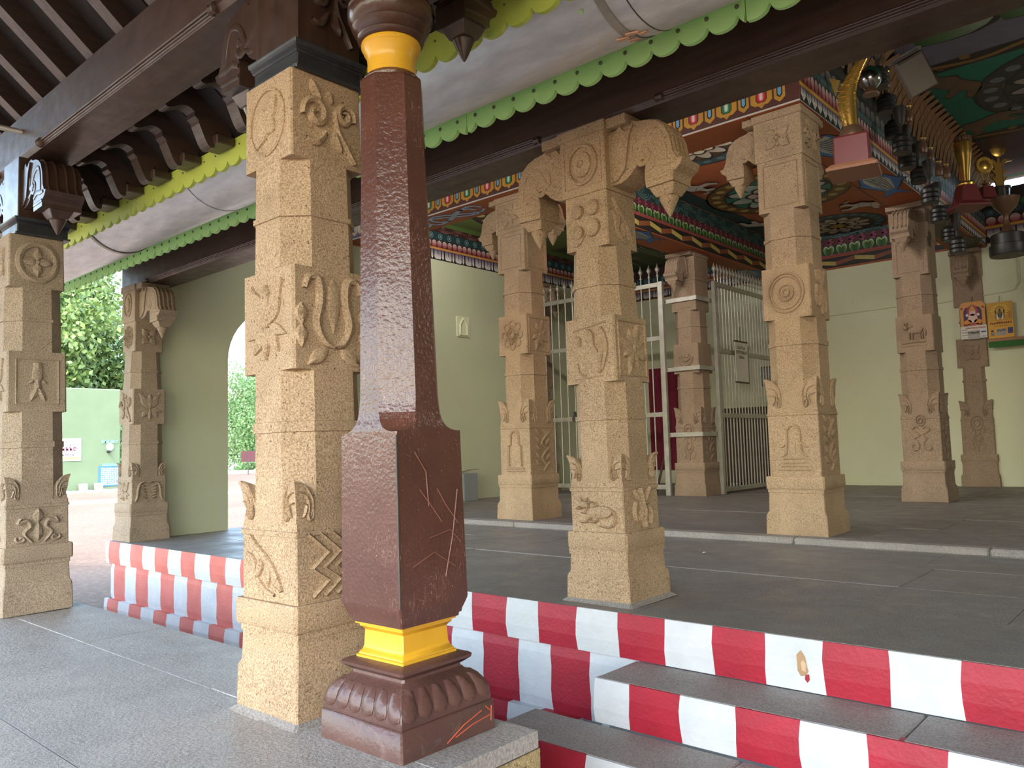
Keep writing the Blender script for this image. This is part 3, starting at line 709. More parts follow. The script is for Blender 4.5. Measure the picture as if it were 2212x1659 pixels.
def band_circles(p, u0, u1, v0, v1, sp, bgc, c):
    p.rect(u0, v0, u1, v1, bgc, 0); u = u0+sp/2; r = min((v1-v0)*.36, sp*.3)
    while u < u1: p.ringp(u, (v0+v1)/2, r*.8, r, c, 1, 16); p.disc(u, (v0+v1)/2, r*.42, c, 1, n=12); u += sp
def band_curls(p, u0, u1, v0, v1, sp, bgc, c, w=.014):
    p.rect(u0, v0, u1, v1, bgc, 0); u = u0+sp/2; h = v1-v0; k = 0
    while u < u1-sp*.3:
        sg = 1 if k % 2 else -1; vm = (v0+v1)/2
        for q in (.42, .28, .14): p.line([(u+sp*q*math.cos(t), vm+sg*h*q*math.sin(t)) for t in [i*math.pi*1.5/9 for i in range(10)]], w, c, 1)
        p.line([(u+sp*.42, vm), (u+sp*.75, vm+sg*h*.3)], w, c, 1); u += sp; k += 1
def band_lotus(p, u0, u1, v0, v1, sp, bgc, c):
    p.rect(u0, v0, u1, v1, bgc, 0); u = u0+sp/2; vm = (v0+v1)/2; h = v1-v0
    while u < u1:
        for a in (-.7, 0, .7): p.petal(u-sp*.3, vm, h*.34, sp*.55, a, c, tuple(min(255, x+30) for x in c), 1, outline=BLK)
        u += sp
def band_fret(p, u0, u1, v0, v1, sp):
    """stepped key pattern painted as cubes"""
    p.rect(u0, v0-.03, u1, v1+.02, BLK, 0); u = u0; h = v1-v0
    while u < u1:
        p.poly([(u, v0+h*.45), (u+sp*.5, v0), (u+sp*.5, v0+h*.55), (u, v1)], (178, 160, 84), 1); p.poly([(u+sp*.5, v0), (u+sp, v0+h*.45), (u+sp, v1), (u+sp*.5, v0+h*.55)], (128, 72, 42), 1); u += sp

ZB, ZC = 3.88, 4.55
# beam along Y over the two middle pillars (its side toward the nave carries the frieze)
def beam(x0, y0, x1, y1, z0, z1, label, mat=BROWNBG):
    b = MB().box(x0, y0, z0, x1, y1, z1).build('stone_beam', mat); tag(b, label, 'beam'); return b
b1 = beam(-2.93, 6.6, -2.455, 14.02, ZB, 4.75, 'painted beam running back over the middle pillars, blue fish on its underside')
p = Paint((-2.455, 0, 0), (0, 1, 0), (0, 0, 1), (1, 0, 0))
p.rect(6.6, 3.880, 14.0, 3.889, (200, 196, 186), 0); band_pendant(p, 6.61, 14.0, 3.889, 4.02, .128); band_line(p, 6.6, 14, 4.02, 4.065, GLD); band_upright(p, 6.6, 14, 4.065, 4.2, .088, MARN, PINK, WHT, None)
band_circles(p, 6.6, 14, 4.2, 4.275, .085, (52, 92, 94), (120, 136, 130)); band_upright(p, 6.6, 14, 4.275, 4.40, .16, BLK, (90, 92, 92), (126, 124, 118), None); p.rect(6.6, 4.40, 14, 4.6, BLK, 0)
p.build('painted_frieze', b1)
def fish(p, a, b, L, ang, body=(60, 120, 190), belly=(196, 200, 190), layer=1):
    ca, sa = math.cos(ang), math.sin(ang); T = lambda x, y: (a+(x*ca-y*sa)*L, b+(x*sa+y*ca)*L)
    out = [(0, -.02), (.12, .12), (.35, .2), (.42, .26), (.48, .2), (.68, .12), (.78, .06), (1.0, .16), (.9, .02), (1.0, -.14), (.78, -.05), (.55, -.15), (.4, -.2), (.34, -.16), (.14, -.12)]
    p.poly([T(x*1.03-.01, y*1.12) for x, y in out], BLK, layer); p.poly([T(x, y) for x, y in out], body, layer+1)
    p.poly([T(x, y) for x, y in ((.1, .08), (.35, .13), (.7, .07), (.74, -.02), (.5, -.1), (.3, -.12), (.12, -.08))], belly, layer+2)
    for k in range(9):
        x = .2+.058*k; p.line([T(x, .11-.006*k), T(x+.03, .02), T(x, -.08+.004*k)], .012*L*2, (70, 78, 82), layer+3)
    p.disc(*T(.1, .03), .03*L, (170, 60, 60), layer+4, n=10)
u_ = Paint((0, 0, ZB), (1, 0, 0), (0, -1, 0), (0, 0, -1))
u_.line([(-2.905, -6.62), (-2.905, -14.0)], .012, (60, 34, 24), 1)
for yy in (7.45, 9.0): fish(u_, -2.68, -yy, 1.05, -math.pi/2+.03)
for yy in (12.9,): fish(u_, -2.6, -yy, .9, -math.pi/2, (70, 74, 60), (110, 104, 84))
band_curls(u_, -2.85, -2.5, -13.9, -11.0, .5, (70, 56, 36), (120, 108, 78), .02); u_.build('painted_fish', b1)
# beam along Y over the left pillars
b2 = beam(-6.08, 6.6, -5.62, 14.02, ZB, 4.75, 'painted beam over the left pillars with a yellow and brown step pattern')
p = Paint((-5.62, 0, 0), (0, 1, 0), (0, 0, 1), (1, 0, 0))
band_fret(p, 6.99, 14.0, 3.92, 4.045, .583); band_line(p, 6.6, 14, 4.075, 4.11, (128, 46, 52)); band_hearts(p, 6.6, 14, 4.11, 4.225, .20); band_lotus(p, 6.6, 14, 4.225, 4.305, .17, MARN, (128, 52, 78)); band_curls(p, 6.6, 14, 4.305, 4.52, .4, (28, 58, 60), (84, 116, 112)); p.build('painted_frieze', b2)
u_ = Paint((0, 0, ZB), (1, 0, 0), (0, -1, 0), (0, 0, -1)); fish(u_, -5.82, -8.9, .9, -math.pi/2); fish(u_, -5.85, -12.5, .9, -math.pi/2); u_.build('painted_fish', b2)
# front beam along X with the gold shields
b3 = beam(-8.9, 6.6, -2.94, 7.04, ZB+.002, 4.75, 'front painted beam with a row of gold shields above the left and middle pillars')
p = Paint((0, 6.6, 0), (1, 0, 0), (0, 0, 1), (0, -1, 0)); p.rect(-8.9, ZB+.005, -2.455, ZB+.02, (206, 200, 190), 0); p.rect(-8.9, ZB+.02, -2.455, 4.6, (84, 40, 30), 0)
k = 0; u = -8.79
while u < -2.6:
    cc = ((178, 40, 48), (44, 108, 62))[k % 2]; h0 = ZB+.035
    p.poly([(u-.10, 4.6), (u-.10, h0+.06), (u-.06, h0+.03), (u-.03, h0+.03), (u, h0), (u+.03, h0+.03), (u+.06, h0+.03), (u+.10, h0+.06), (u+.10, 4.6)], GLD, 1)
    for q, c2 in ((.052, BLK), (.045, cc), (.022, tuple(min(255, x+90) for x in cc)), (.010, WHT)): p.poly([(u-q, 4.6), (u-q, h0+.10-q*.4), (u-q*.6, h0+.085-q*.6), (u+q*.6, h0+.085-q*.6), (u+q, h0+.10-q*.4), (u+q, 4.6)], c2, 2+int(60-q*1000)//10)
    v = u+.1665; p.poly([(v-.05, 4.6), (v-.05, h0+.05), (v, h0+.01), (v+.05, h0+.05), (v+.05, 4.6)], GLD, 1); p.poly([(v-.026, 4.6), (v-.026, h0+.075), (v, h0+.05), (v+.026, h0+.075), (v+.026, 4.6)], BLK, 2); p.poly([(v-.016, 4.6), (v-.016, h0+.085), (v, h0+.065), (v+.016, h0+.085), (v+.016, 4.6)], (110, 166, 204), 3)
    u += .333; k += 1
p.build('painted_shields', b3)
u_ = Paint((0, 0, ZB+.002), (1, 0, 0), (0, -1, 0), (0, 0, -1))
for xx in (-6.95, -7.9): 
    for q in (0, .12): u_.line([(xx+.42*math.cos(t)+q, -6.82+.13*math.sin(t*2)+q*.3) for t in [i*.4 for i in range(16)]], .05, (92, 140, 196), 1); u_.line([(xx+.42*math.cos(t)+q, -6.82+.13*math.sin(t*2)+q*.3) for t in [i*.4 for i in range(16)]], .02, (206, 220, 230), 2)
for xx in (-4.6, -3.7): fish(u_, xx, -6.82, .7, math.pi+.1, (120, 100, 170), (200, 200, 206))
u_.build('painted_swirl', b3)
# cornice bands on the left wall and the back wall
c1_ = struct(MB().box(-9.25, 6.6, 3.925, -8.885, 14.2, 4.75).build('trim_2', BROWNBG))
p = Paint((-8.885, 0, 0), (0, 1, 0), (0, 0, 1), (1, 0, 0)); band_pendant(p, 6.95, 14, 3.925, 4.095, .227, PUR, (214, 208, 204), False, True); band_line(p, 6.6, 14, 4.095, 4.135, (176, 122, 60)); band_upright(p, 6.6, 14, 4.135, 4.25, .111, MARN, (150, 50, 56), (206, 196, 188)); band_circles(p, 6.6, 14, 4.25, 4.375, .195, (20, 60, 66), (120, 150, 150)); band_curls(p, 6.6, 14, 4.375, 4.48, .3, (62, 30, 32), (110, 74, 66)); p.rect(6.6, 4.48, 14, 4.56, (84, 108, 52), 0); p.build('painted_frieze', c1_)
c2_ = struct(MB().box(-8.88, 13.97, 3.93, 3.2, 14.2, 4.75).build('trim_3', BROWNBG))
p = Paint((0, 13.97, 0), (1, 0, 0), (0, 0, 1), (0, -1, 0)); a, b = -5.62, -2.93
band_fret(p, -5.70, b, 3.985, 4.11, .64); band_line(p, a, b, 4.15, 4.19, (128, 46, 52)); band_hearts(p, a, b, 4.19, 4.35, .22); band_lotus(p, a, b, 4.35, 4.46, .18, MARN, (128, 52, 92)); band_curls(p, a, b, 4.46, 4.55, .4, (28, 58, 60), (84, 116, 112))
a, b = -8.88, -6.08; band_pendant(p, a, b, 3.94, 4.1, .22, PUR, (214, 208, 204), False, True); band_line(p, a, b, 4.1, 4.14, (176, 122, 60)); band_upright(p, a, b, 4.14, 4.25, .11, MARN, (150, 50, 56), (206, 196, 188)); band_circles(p, a, b, 4.25, 4.38, .2, (20, 60, 66), (120, 150, 150)); p.rect(a, 4.38, b, 4.55, (62, 30, 32), 0)
a, b = -2.45, 3.2; band_pendant(p, a, b, 3.94, 4.15, .2); band_line(p, a, b, 4.15, 4.2, GLD); band_upright(p, a, b, 4.2, 4.34, .16, MARN, PINK, WHT); band_circles(p, a, b, 4.34, 4.46, .17, (40, 70, 76), (120, 136, 140)); p.rect(a, 4.46, b, 4.75, (40, 34, 34), 0)
p.build('painted_frieze', c2_)

# ceilings of the three bays
def medallion(p, a, b, r, cols, petals, centre, ringc, layer=1):
    p.disc(a, b, r*1.03, BLK, layer, n=40); p.disc(a, b, r, ringc[0], layer+1, n=40)
    n = 22
    for i in range(n): t = 2*math.pi*i/n; p.disc(a+r*.88*math.cos(t), b+r*.88*math.sin(t), r*.07, ringc[1], layer+2, n=8)
    p.disc(a, b, r*.77, BLK, layer+3, n=36); p.disc(a, b, r*.74, cols[0], layer+4, n=36)
    for k, (R0, L, nn) in enumerate(((.12, .58, petals), (.08, .34, petals-2))):
        for i in range(nn):
            t = 2*math.pi*(i+.5*k)/nn; p.petal(a+r*R0*math.cos(t), b+r*R0*math.sin(t), r*1.9/nn*(1.5 if k == 0 else 1.2), r*L, t, cols[1+k], cols[3], layer+5+3*k, outline=BLK)
    p.disc(a, b, r*.17, centre, layer+12, n=16)
def bull(p, a, b, L, ang, c, layer=1):
    ca, sa = math.cos(ang), math.sin(ang); T = lambda x, y: (a+(x*ca-y*sa)*L, b+(x*sa+y*ca)*L)
    body = [(-.5, .1), (-.38, .2), (-.25, .14), (-.1, .24), (.05, .17), (.35, .17), (.45, .08), (.62, -.2), (.52, -.22), (.38, -.05), (.3, -.1), (.36, -.3), (.26, -.3), (.16, -.1), (-.1, -.1), (-.2, -.28), (-.42, -.3), (-.42, -.23), (-.28, -.18), (-.22, 0), (-.34, .06), (-.48, 0)]
    p.poly([T(x*1.05, y*1.1) for x, y in body], (40, 34, 32), layer); p.poly([T(x, y) for x, y in body], c, layer+1)
    for s_ in (.26, .33): p.line([T(-.4, .18), T(-.46, s_), T(-.38, s_+.08)], .03*L, c, layer+1)
    p.line([T(.1, .12), T(.14, -.02), T(.1, -.08)], .015*L, (90, 84, 80), layer+2); p.line([T(-.15, .18), T(-.12, .02)], .015*L, (90, 84, 80), layer+2); p.line([T(.44, .08), T(.7, .2), T(.78, .1)], .025*L, c, layer+1)
cm = struct(MB().box(-5.63, 6.9, 4.53, -2.9, 14.0, 4.6).build('ceiling', BROWNBG))
p = Paint((0, 0, 4.53), (1, 0, 0), (0, -1, 0), (0, 0, -1))
for yy, cs in ((8.4, 0), (10.95, 1), (13.4, 0)):
    if cs: medallion(p, -4.48, -yy, .97, ((24, 122, 100), (34, 140, 112), (150, 34, 52), (210, 206, 196)), 10, (150, 120, 60), ((112, 78, 34), (176, 156, 92)))
    else: medallion(p, -4.48, -yy, .72, ((70, 48, 34), (96, 70, 48), (120, 94, 70), (196, 186, 166)), 12, (150, 116, 50), ((52, 78, 84), (90, 116, 120)))
for xx, yy, an in ((-5.2, 9.75, 2.3), (-3.55, 9.75, .7), (-3.75, 12.45, -.5), (-5.25, 12.3, 2.6)): bull(p, xx, -yy, .72, an, (196, 190, 182), 30)
p.rect(-5.62, -14, -5.35, -6.9, (28, 58, 60), 1); p.build('painted_medallions', cm)
cl = struct(MB().box(-8.89, 6.9, 4.55, -6.07, 14.0, 4.6).build('ceiling', mat_flat('olive_ceiling_paint', (104, 116, 62), .7)))
p = Paint((0, 0, 4.55), (1, 0, 0), (0, -1, 0), (0, 0, -1)); medallion(p, -7.4, -9.2, 1.1, ((160, 60, 40), (190, 90, 40), (150, 34, 52), (210, 196, 120)), 12, (220, 190, 90), ((60, 44, 34), (190, 170, 110)))
band_curls(p, -8.8, -6.1, -13.9, -11.2, .5, (70, 84, 50), (150, 160, 130), .03); p.build('painted_medallions', cl)
cr = struct(MB().box(-2.45, 6.6, 4.95, 3.2, 14.2, 5.0).build('ceiling', GREENBG))
p = Paint((0, 0, 4.95), (1, 0, 0), (0, -1, 0), (0, 0, -1))
def vine(y, c=(128, 92, 40)):
    p.rect(-2.45, -y-.13, 3.2, -y+.13, BLK, 1); n = 34; pts = [(-2.45+5.6*i/n, -y+.06*math.sin(i*.9)) for i in range(n+1)]
    p.line(pts, .07, c, 2)
    for i in range(0, n, 4): p.disc(-2.45+5.6*i/n+.1, -y+.09*(1 if (i//4) % 2 else -1), .055, c, 3, n=10)
medallion(p, -.72, -10.65, 1.12, ((44, 48, 50), (110, 96, 100), (130, 60, 70), (150, 138, 136)), 14, (130, 40, 50), ((40, 44, 48), (104, 108, 112)))
for (xx, yy, an) in ((-2.0, 9.85, -1.0), (-1.95, 11.45, .5)): bull(p, xx, -yy, .9, an, (104, 78, 58), 2)
vine(9.33); vine(11.95); p.rect(-2.45, -9.2, 3.2, -8.45, (104, 100, 118), 1); p.rect(-2.45, -14, 3.2, -12.08, (72, 42, 46), 1)
for i in range(6):
    p.petal(-2.0+i*.75, -8.55, .42, .72, .12, (44, 84, 34), (150, 160, 140), 2, outline=BLK)
    p.petal(-1.9+i*.8, -13.4, .5, .8, .2, (40, 40, 44), (52, 50, 54), 2)
p.build('painted_medallions', cr)
# lotus-petal cove between the nave frieze and its ceiling
cv = struct(MB().prism([(-2.456, 4.42), (-2.455, 4.96), (-2.18, 4.96), (-2.30, 4.9), (-2.40, 4.75)], lambda a, b, t: (a, t, b), 6.6, 14.0).build('trim_4', mat_flat('black_cove', (34, 28, 24), .7)))
cvp = MB(); i = 0
for j in range(42):
    y = 6.75+j*.17; pts = [(-2.425, y, 4.52), (-2.375, y, 4.72), (-2.285, y+.01, 4.87), (-2.185, y+.02, 4.945)]; ws = (.03, .075, .08, .02)
    rings = [[(a+.012, b-w, c-.01), (a+.03, b, c-.03), (a+.012, b+w, c-.01), (a-.004, b, c+.004)] for (a, b, c), w in zip(pts, ws)]; cvp.loft(rings)
cvp.build('lotus_petal_moulding', mat_flat('brown_gold_petal_paint', (116, 76, 36), .6), cv, True)['kind'] = 'stuff'

# roof of the hall: slab over the bays and the slope over the front aisle
struct(MB().box(-9.4, 6.6, 5.0, 3.6, 14.5, 5.25).build('hall_roof', CONC))
hr = struct(MB().prism([(3.12, 2.97), (6.62, 5.05), (6.62, 5.2), (3.02, 3.08)], lambda a, b, t: (t, a, b), -9.6, 3.6).build('hall_roof', PLANK))
k = 0; x = -9.3
while x < 3.4:
    MB().prism([(3.3, 3.04), (6.58, 4.99), (6.58, 5.05), (3.3, 3.09)], lambda a, b, t: (t, a, b), x-.03, x+.03).build('rafter', WOODY, hr); x += .55
struct(MB().box(-8.9, 6.98, 4.6, -2.9, 7.02, 5.0).build('wall_front', PLANK))
struct(MB().box(-2.45, 6.6, 4.95, 3.2, 6.66, 5.02).build('wall_front', PLANK))

# unseen fill tubes added to brighten the hall; no such lamps known there
FILL_TUBE = bpy.data.materials.new('added_fill_glow'); FILL_TUBE.use_nodes = True
_e = FILL_TUBE.node_tree.nodes['Principled BSDF']; _e.inputs['Emission Color'].default_value = (1, .96, .9, 1); _e.inputs['Emission Strength'].default_value = 6
def fill_tube(loc, rotz, aim, watts, label):
    t = empty('fill_tube', loc, label, 'lamp', rot=(0, 0, rotz))
    MB().box(-.62, -.06, -.035, .62, -.02, .035, .006).build('housing', SILVER, t); MB().lathe([(-.6, .013), (.6, .013)], n=10, axis='x').build('tube', FILL_TUBE, t)
    ld = bpy.data.lights.new('fill_tube_light', 'AREA'); ld.shape = 'RECTANGLE'; ld.size = 1.2; ld.size_y = .04; ld.energy = watts; ld.color = (1, .95, .88)
    lo = bpy.data.objects.new('fill_tube_light', ld); COL.objects.link(lo); lo.parent = t; lo.location = (0, .03, 0); lo.rotation_euler = (R_(aim), 0, 0)
fill_tube((-4.3, 7.11, 4.2), 0, 85, 32, 'added unseen fill tube on the back of the shield beam, in the medallion bay')
fill_tube((-7.5, 7.11, 4.2), 0, 75, 20, 'added unseen fill tube on the back of the shield beam, in the left bay')
for xx, w_, lb in ((-7.0, 7, 'left end of the aisle roof'), (-4.3, 13, 'middle of the aisle roof'), (-1.3, 13, 'right end of the aisle roof')): fill_tube((xx, 4.5, 3.6), 0, 62, w_, 'added unseen fill tube behind the hall beam at the '+lb)
fill_tube((3.1, 9.6, 3.6), R_(90), 85, 22, 'added unseen fill tube on the right wall of the nave')

# ================================================================== PILLARS
PL = stone_pillar((-6.068, 1.885, 0), PROF_P, 'stone pillar at the left edge carved with a fish in a square frame', {(SD,'top'): m_wheel, (SD,'mid'): m_fish, (SD,'low'): m_tendril_bud, (FR,'top'): m_flower4, (FR,'mid'): m_lotus, (FR,'low'): m_bird}, mat=STONEG, lean=.0175)
P0 = stone_pillar((-2.772, 1.885, 0), PROF_P, 'tan stone pillar standing directly behind the brown wooden column', {(FR,'top'): m_flower_ring, (FR,'mid'): m_lotus, (FR,'low'): m_bird, (SD,'top'): m_scroll, (SD,'mid'): m_lyre, (SD,'low'): m_chevron}, lean=.0085)
P1 = stone_pillar((-2.594, 3.804, HZ), PROF_M, 'front hall pillar carved with a resting cow, beside the entrance steps', {(FR,'cap'): m_boss, (FR,'top'): m_bumps, (FR,'mid'): m_parrot, (FR,'low'): m_cow, (SD,'top'): m_bird, (SD,'mid'): m_star8, (SD,'low'): m_peacock}, ('-x', '+x'), lean=.013)
A0 = stone_pillar((-8.60, 3.735, HZ), PROF_M, 'stone pillar on the far left corner of the striped platform', {(FR,'cap'): m_cobra, (FR,'top'): m_diamond, (FR,'mid'): m_scroll, (FR,'low'): m_lotus, (SD,'top'): m_flower4, (SD,'mid'): m_lotus, (SD,'low'): m_feather}, ('+x',), mat=STONEG)
B1 = stone_pillar((-5.896, 6.917, IZ), PROF_I, 'inner hall pillar with an arched niche carved on its base, left of the cow pillar', {(FR,'cap'): m_star8, (FR,'top'): m_panel, (FR,'mid'): m_diamond, (FR,'low'): m_niche, (SD,'top'): m_panel, (SD,'mid'): m_star8, (SD,'low'): m_wave}, ('-x', '+x'))
B2 = stone_pillar((-2.696, 6.868, IZ), PROF_I, 'inner hall pillar with a carved bell on its base and concentric rings above', {(FR,'cap'): m_flower4, (FR,'top'): m_panel, (FR,'mid'): m_rings, (FR,'low'): m_bell, (SD,'cap'): m_scroll, (SD,'top'): m_panel, (SD,'mid'): m_peacock, (SD,'low'): m_wave}, ('-x', '+y'))
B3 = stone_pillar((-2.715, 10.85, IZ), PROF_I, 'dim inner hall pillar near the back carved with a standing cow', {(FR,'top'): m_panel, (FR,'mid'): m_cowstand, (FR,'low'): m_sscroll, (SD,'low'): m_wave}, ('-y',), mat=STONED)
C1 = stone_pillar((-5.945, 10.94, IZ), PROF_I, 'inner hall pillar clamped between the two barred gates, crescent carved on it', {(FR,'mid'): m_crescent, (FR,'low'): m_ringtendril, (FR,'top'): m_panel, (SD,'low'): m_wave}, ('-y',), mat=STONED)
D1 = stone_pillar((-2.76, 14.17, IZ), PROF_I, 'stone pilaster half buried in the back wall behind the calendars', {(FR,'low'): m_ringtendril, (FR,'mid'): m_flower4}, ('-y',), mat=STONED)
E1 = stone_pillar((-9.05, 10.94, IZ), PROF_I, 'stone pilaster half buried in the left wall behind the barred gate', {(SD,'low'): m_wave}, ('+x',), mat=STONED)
# white mortar fillets round the feet of the two nearest shafts
for o, h in ((P0, .211), (P1, .211)):
    m = MB(); m.sqloft([(0, h+.03), (.006, h+.02), (.02, h+.001)], 0, 0, .01); m.build('mortar_fillet', KERB, o)

# ================================================================== BROWN WOODEN COLUMN
bc = empty('wooden_column', (-2.222, 1.910, 0.001), 'maroon brown painted wooden column with yellow bands in the foreground', 'column')
bc.rotation_mode = 'QUATERNION'; bc.rotation_quaternion = Matrix.Rotation(.0092, 3, Vector((.66, -.75, 0))).to_quaternion()
m = MB(); m.sqloft([(0, .219), (.095, .217), (.1, .213)]); m.build('plinth', MAROOND, bc, True)
m = MB(); m.sqloft([(.1, .209), (.112, .211), (.14, .207), (.17, .197), (.195, .18), (.205, .168), (.215, .145), (.222, .14)], c=.004); cush = m.build('lotus_cushion', MAROOND, bc, True)
for ang in range(4):
    ca, sa = math.cos(ang*math.pi/2), math.sin(ang*math.pi/2); pm = MB()
    for i in range(6):
        u = -.172+i*.0688
        rings = []
        for z, h, w in ((.118, .2095, .012), (.128, .211, .027), (.145, .208, .032), (.17, .199, .028), (.193, .183, .02), (.204, .170, .012)):
            s_ = h/.209; row = []
            for k, q in ((-1, 0), (-.6, .006), (0, .009), (.6, .006), (1, 0)):
                uu, hh = u*s_+k*w, h+q; row.append((uu*ca+hh*sa, uu*sa-hh*ca, z))
            rings.append(row)
        pm.loft(rings, cap=False, closed=False)
    pm.build('lotus_petals', MAROOND, cush, True)
m = MB(); m.sqloft([(.22, .139), (.232, .137), (.24, .15), (.252, .166), (.262, .168), (.268, .16), (.274, .13)], c=.008); m.build('flared_moulding', MAROOND, bc, True)
m = MB(); m.sqloft([(.272, .127), (.282, .127), (.284, .121), (.291, .119), (.297, .112), (.312, .107), (.366, .104), (.374, .11), (.38, .117), (.388, .118), (.39, .128), (.402, .13)], c=.003); m.build('yellow_band', YELLOW, bc, True)['label'] = 'square yellow band near the foot'
m = MB(); m.sqloft([(.398, .136), (.41, .138), (.412, .144), (.425, .146), (.44, .152), (.462, .160), (.47, .161), (.9, .156), (1.062, .1545)], c=.005)
# shoulders: the four square faces end in points, the octagon faces run down between them
def ring_oct(z, h, cut): return [(-h+cut,-h,z),(h-cut,-h,z),(h,-h+cut,z),(h,h-cut,z),(h-cut,h,z),(-h+cut,h,z),(-h,h-cut,z),(-h,-h+cut,z)]
m.build('square_foot', MAROON, bc, True)
m = MB(); rings = []
for z, h, d in ((1.061, .1545, .2145), (1.063, .1545, .197), (1.068, .1543, .182), (1.077, .1535, .169), (1.09, .1515, .158), (1.108, .1483, .149), (1.13, .1457, .143), (1.16, .1440, .1395), (1.2, .1425, .1365), (1.6, .1330, .1275), (2.0, .1225, .1172), (2.365, .1165, .1113), (2.376, .112, .107)):
    rings.append(ring_oct(z, h, 2*h-d*1.41421))
m.loft(rings); m.build('octagonal_shaft', MAROON, bc)
m = MB(); m.lathe([(2.374, .108), (2.384, .110), (2.392, .104), (2.40, .097)], n=24); m.build('neck_ring', MAROON, bc, True)
m = MB(); m.lathe([(2.398, .092), (2.45, .090), (2.475, .092), (2.492, .103), (2.506, .106), (2.512, .112), (2.522, .113), (2.53, .109)], n=32); m.build('yellow_collar', YELLOW, bc, True)['label'] = 'round yellow collar under the capital'
m = MB(); m.lathe([(2.528, .112), (2.536, .124), (2.548, .128), (2.552, .122), (2.56, .13), (2.575, .142), (2.585, .147), (2.59, .141), (2.60, .150), (2.625, .161), (2.648, .162), (2.655, .155), (2.662, .160), (2.69, .152), (2.72, .136), (2.74, .128)], n=36); m.build('capital', DKBROWN, bc, True)
m = MB(); m.box(-.165, -.165, 2.735, .165, .165, 2.80, .006); m.box(-.15, -.15, 2.80, .15, .15, 3.12, .004); m.build('abacus', WOODZ, bc)
for d in ((0, 1, 0), (1, 0, 0)): corbel_arm(bc, d, 2.80, .86, WOODZ, .085, True)
scr = MB()
for pts in ([(.162,-.06,.86),(.163,.0,.79),(.163,.04,.74)],[(.162,.12,.73),(.163,.06,.80),(.163,.02,.86)],[(.1625,-.02,.69),(.163,.08,.71),(.163,.13,.66)],[(.162,-.1,.6),(.163,0,.64),(.163,.1,.58)],[(.163,.05,.55),(.163,.09,.69),(.162,.12,.85)],[(.163,-.08,.99),(.163,-.03,.92),(.162,-.02,.8)]):
    scr.tube([(a-.0015, b, c) for a, b, c in pts], .0022, 4)
scr.build('scratch_marks', mat_flat('scraped_paint', (134, 84, 68), .5), bc)
sm = MB()
for pts in ([(.2185, -.02, .012), (.2185, .06, .05), (.218, .15, .075)], [(.2185, .02, .02), (.2185, .1, .04), (.218, .19, .05)], [(.218, .2, .08), (.2185, .195, .03)], [(.218, .17, .085), (.2185, .2, .06)]): sm.tube(pts, .0022, 4)
sm.build('orange_smear', mat_flat('orange_smear', (196, 84, 56), .7), bc)
m = MB(); m.tube([(.1595, -.1595, .47), (.1565, -.1565, 1.05)], .0035, 6); m.build('worn_edge', DKSTEEL, bc)

# ================================================================== WOODEN CAPITALS, BEAMS
def wooden_capital(px_, py_, label, dirs=((-1, 0, 0), (1, 0, 0))):
    t = empty('wooden_capital', (px_, py_, 2.517), label, 'capital')
    m = MB(); m.sqloft([(0, .17), (.012, .172), (.014, .158), (.07, .158)]); m.build('base_block', WOODBLUE, t, True)
    m = MB(); m.sqloft([(.07, .16), (.078, .166), (.08, .162), (.088, .17), (.09, .166), (.10, .176), (.115, .178), (.117, .165)], c=.003); m.build('moulding', WOODBLUE, t, True)
    m = MB(); m.sqloft([(.117, .155), (.53, .155)]); m.build('post_block', WOODZ, t)
    for d in dirs: corbel_arm(t, d, .17, .92, WOODZ, .12, True)
    R = Relief((.156, 0, .33), (0, 1, 0), (0, 0, 1), (1, 0, 0), .12, .17); m_scroll(R); R.build('scroll_carving', WOODZ, t, True)
    for k in range(6): pass
    return t
wooden_capital(-2.772, 1.885, 'dark carved wooden capital on the tan pillar behind the brown column', ((-1, 0, 0),))
wooden_capital(-6.068, 1.885, 'dark carved wooden capital with hanging buds on the fish pillar')
def timber_beam(x0, x1, y0, y1, z0, z1, label):
    t = empty('timber_beam', ((x0+x1)/2, (y0+y1)/2, z0), label, 'beam')
    dx, dy, h = (x1-x0)/2, (y1-y0)/2, z1-z0
    m = MB(); m.prism([(-dy+.02, 0), (dy, 0), (dy, h), (-dy, h), (-dy, .03)], lambda a, b, q: (q, a, b), -dx, dx); m.build('log', WOOD, t)
    return t, dx, dy, h
tb, dx, dy, h = timber_beam(-9.4, 3.0, 1.765, 2.045, 3.047, 3.36, 'big dark varnished beam on the carved capitals of the porch')
for a, b in ((-5.62, -3.35), (-9.2, -6.5)):
    m = MB(); cx_ = (-9.4+3.0)/2
    for q, zz in ((.0, .032), (.012, .022), (.022, .012)): m.tube([(a-cx_, -dy-.004+q*.9, zz), (b-cx_, -dy-.004+q*.9, zz)], .007, 6)
    for e in (a, b): m.lathe([(-.03, .02), (-.02, .03), (0, .022), (.02, .03), (.03, .012)], (e-cx_, -dy+.004, .024), 8, 'x')
    m.build('bead_moulding', WOOD, tb, True)
hb, dx, dy, h = timber_beam(-8.98, 3.1, 3.665, 3.955, 2.832, 3.32, 'long dark beam over the front hall pillars, behind the green scalloped board')
for a, b in ((-8.35, -2.98), (-2.12, 2.6)):
    m = MB(); cx_ = (-8.98+3.1)/2
    for q, zz in ((-.001, .045), (.001, .033), (.006, .02)): m.tube([(a-cx_, -dy+q, zz), (b-cx_, -dy+q, zz)], .007, 6)
    for e in (a, b): m.lathe([(-.03, .015), (-.02, .024), (0, .018), (.02, .024), (.03, .01)], (e-cx_, -dy+.004, .03), 8, 'x')
    m.build('bead_moulding', WOOD, hb, True)

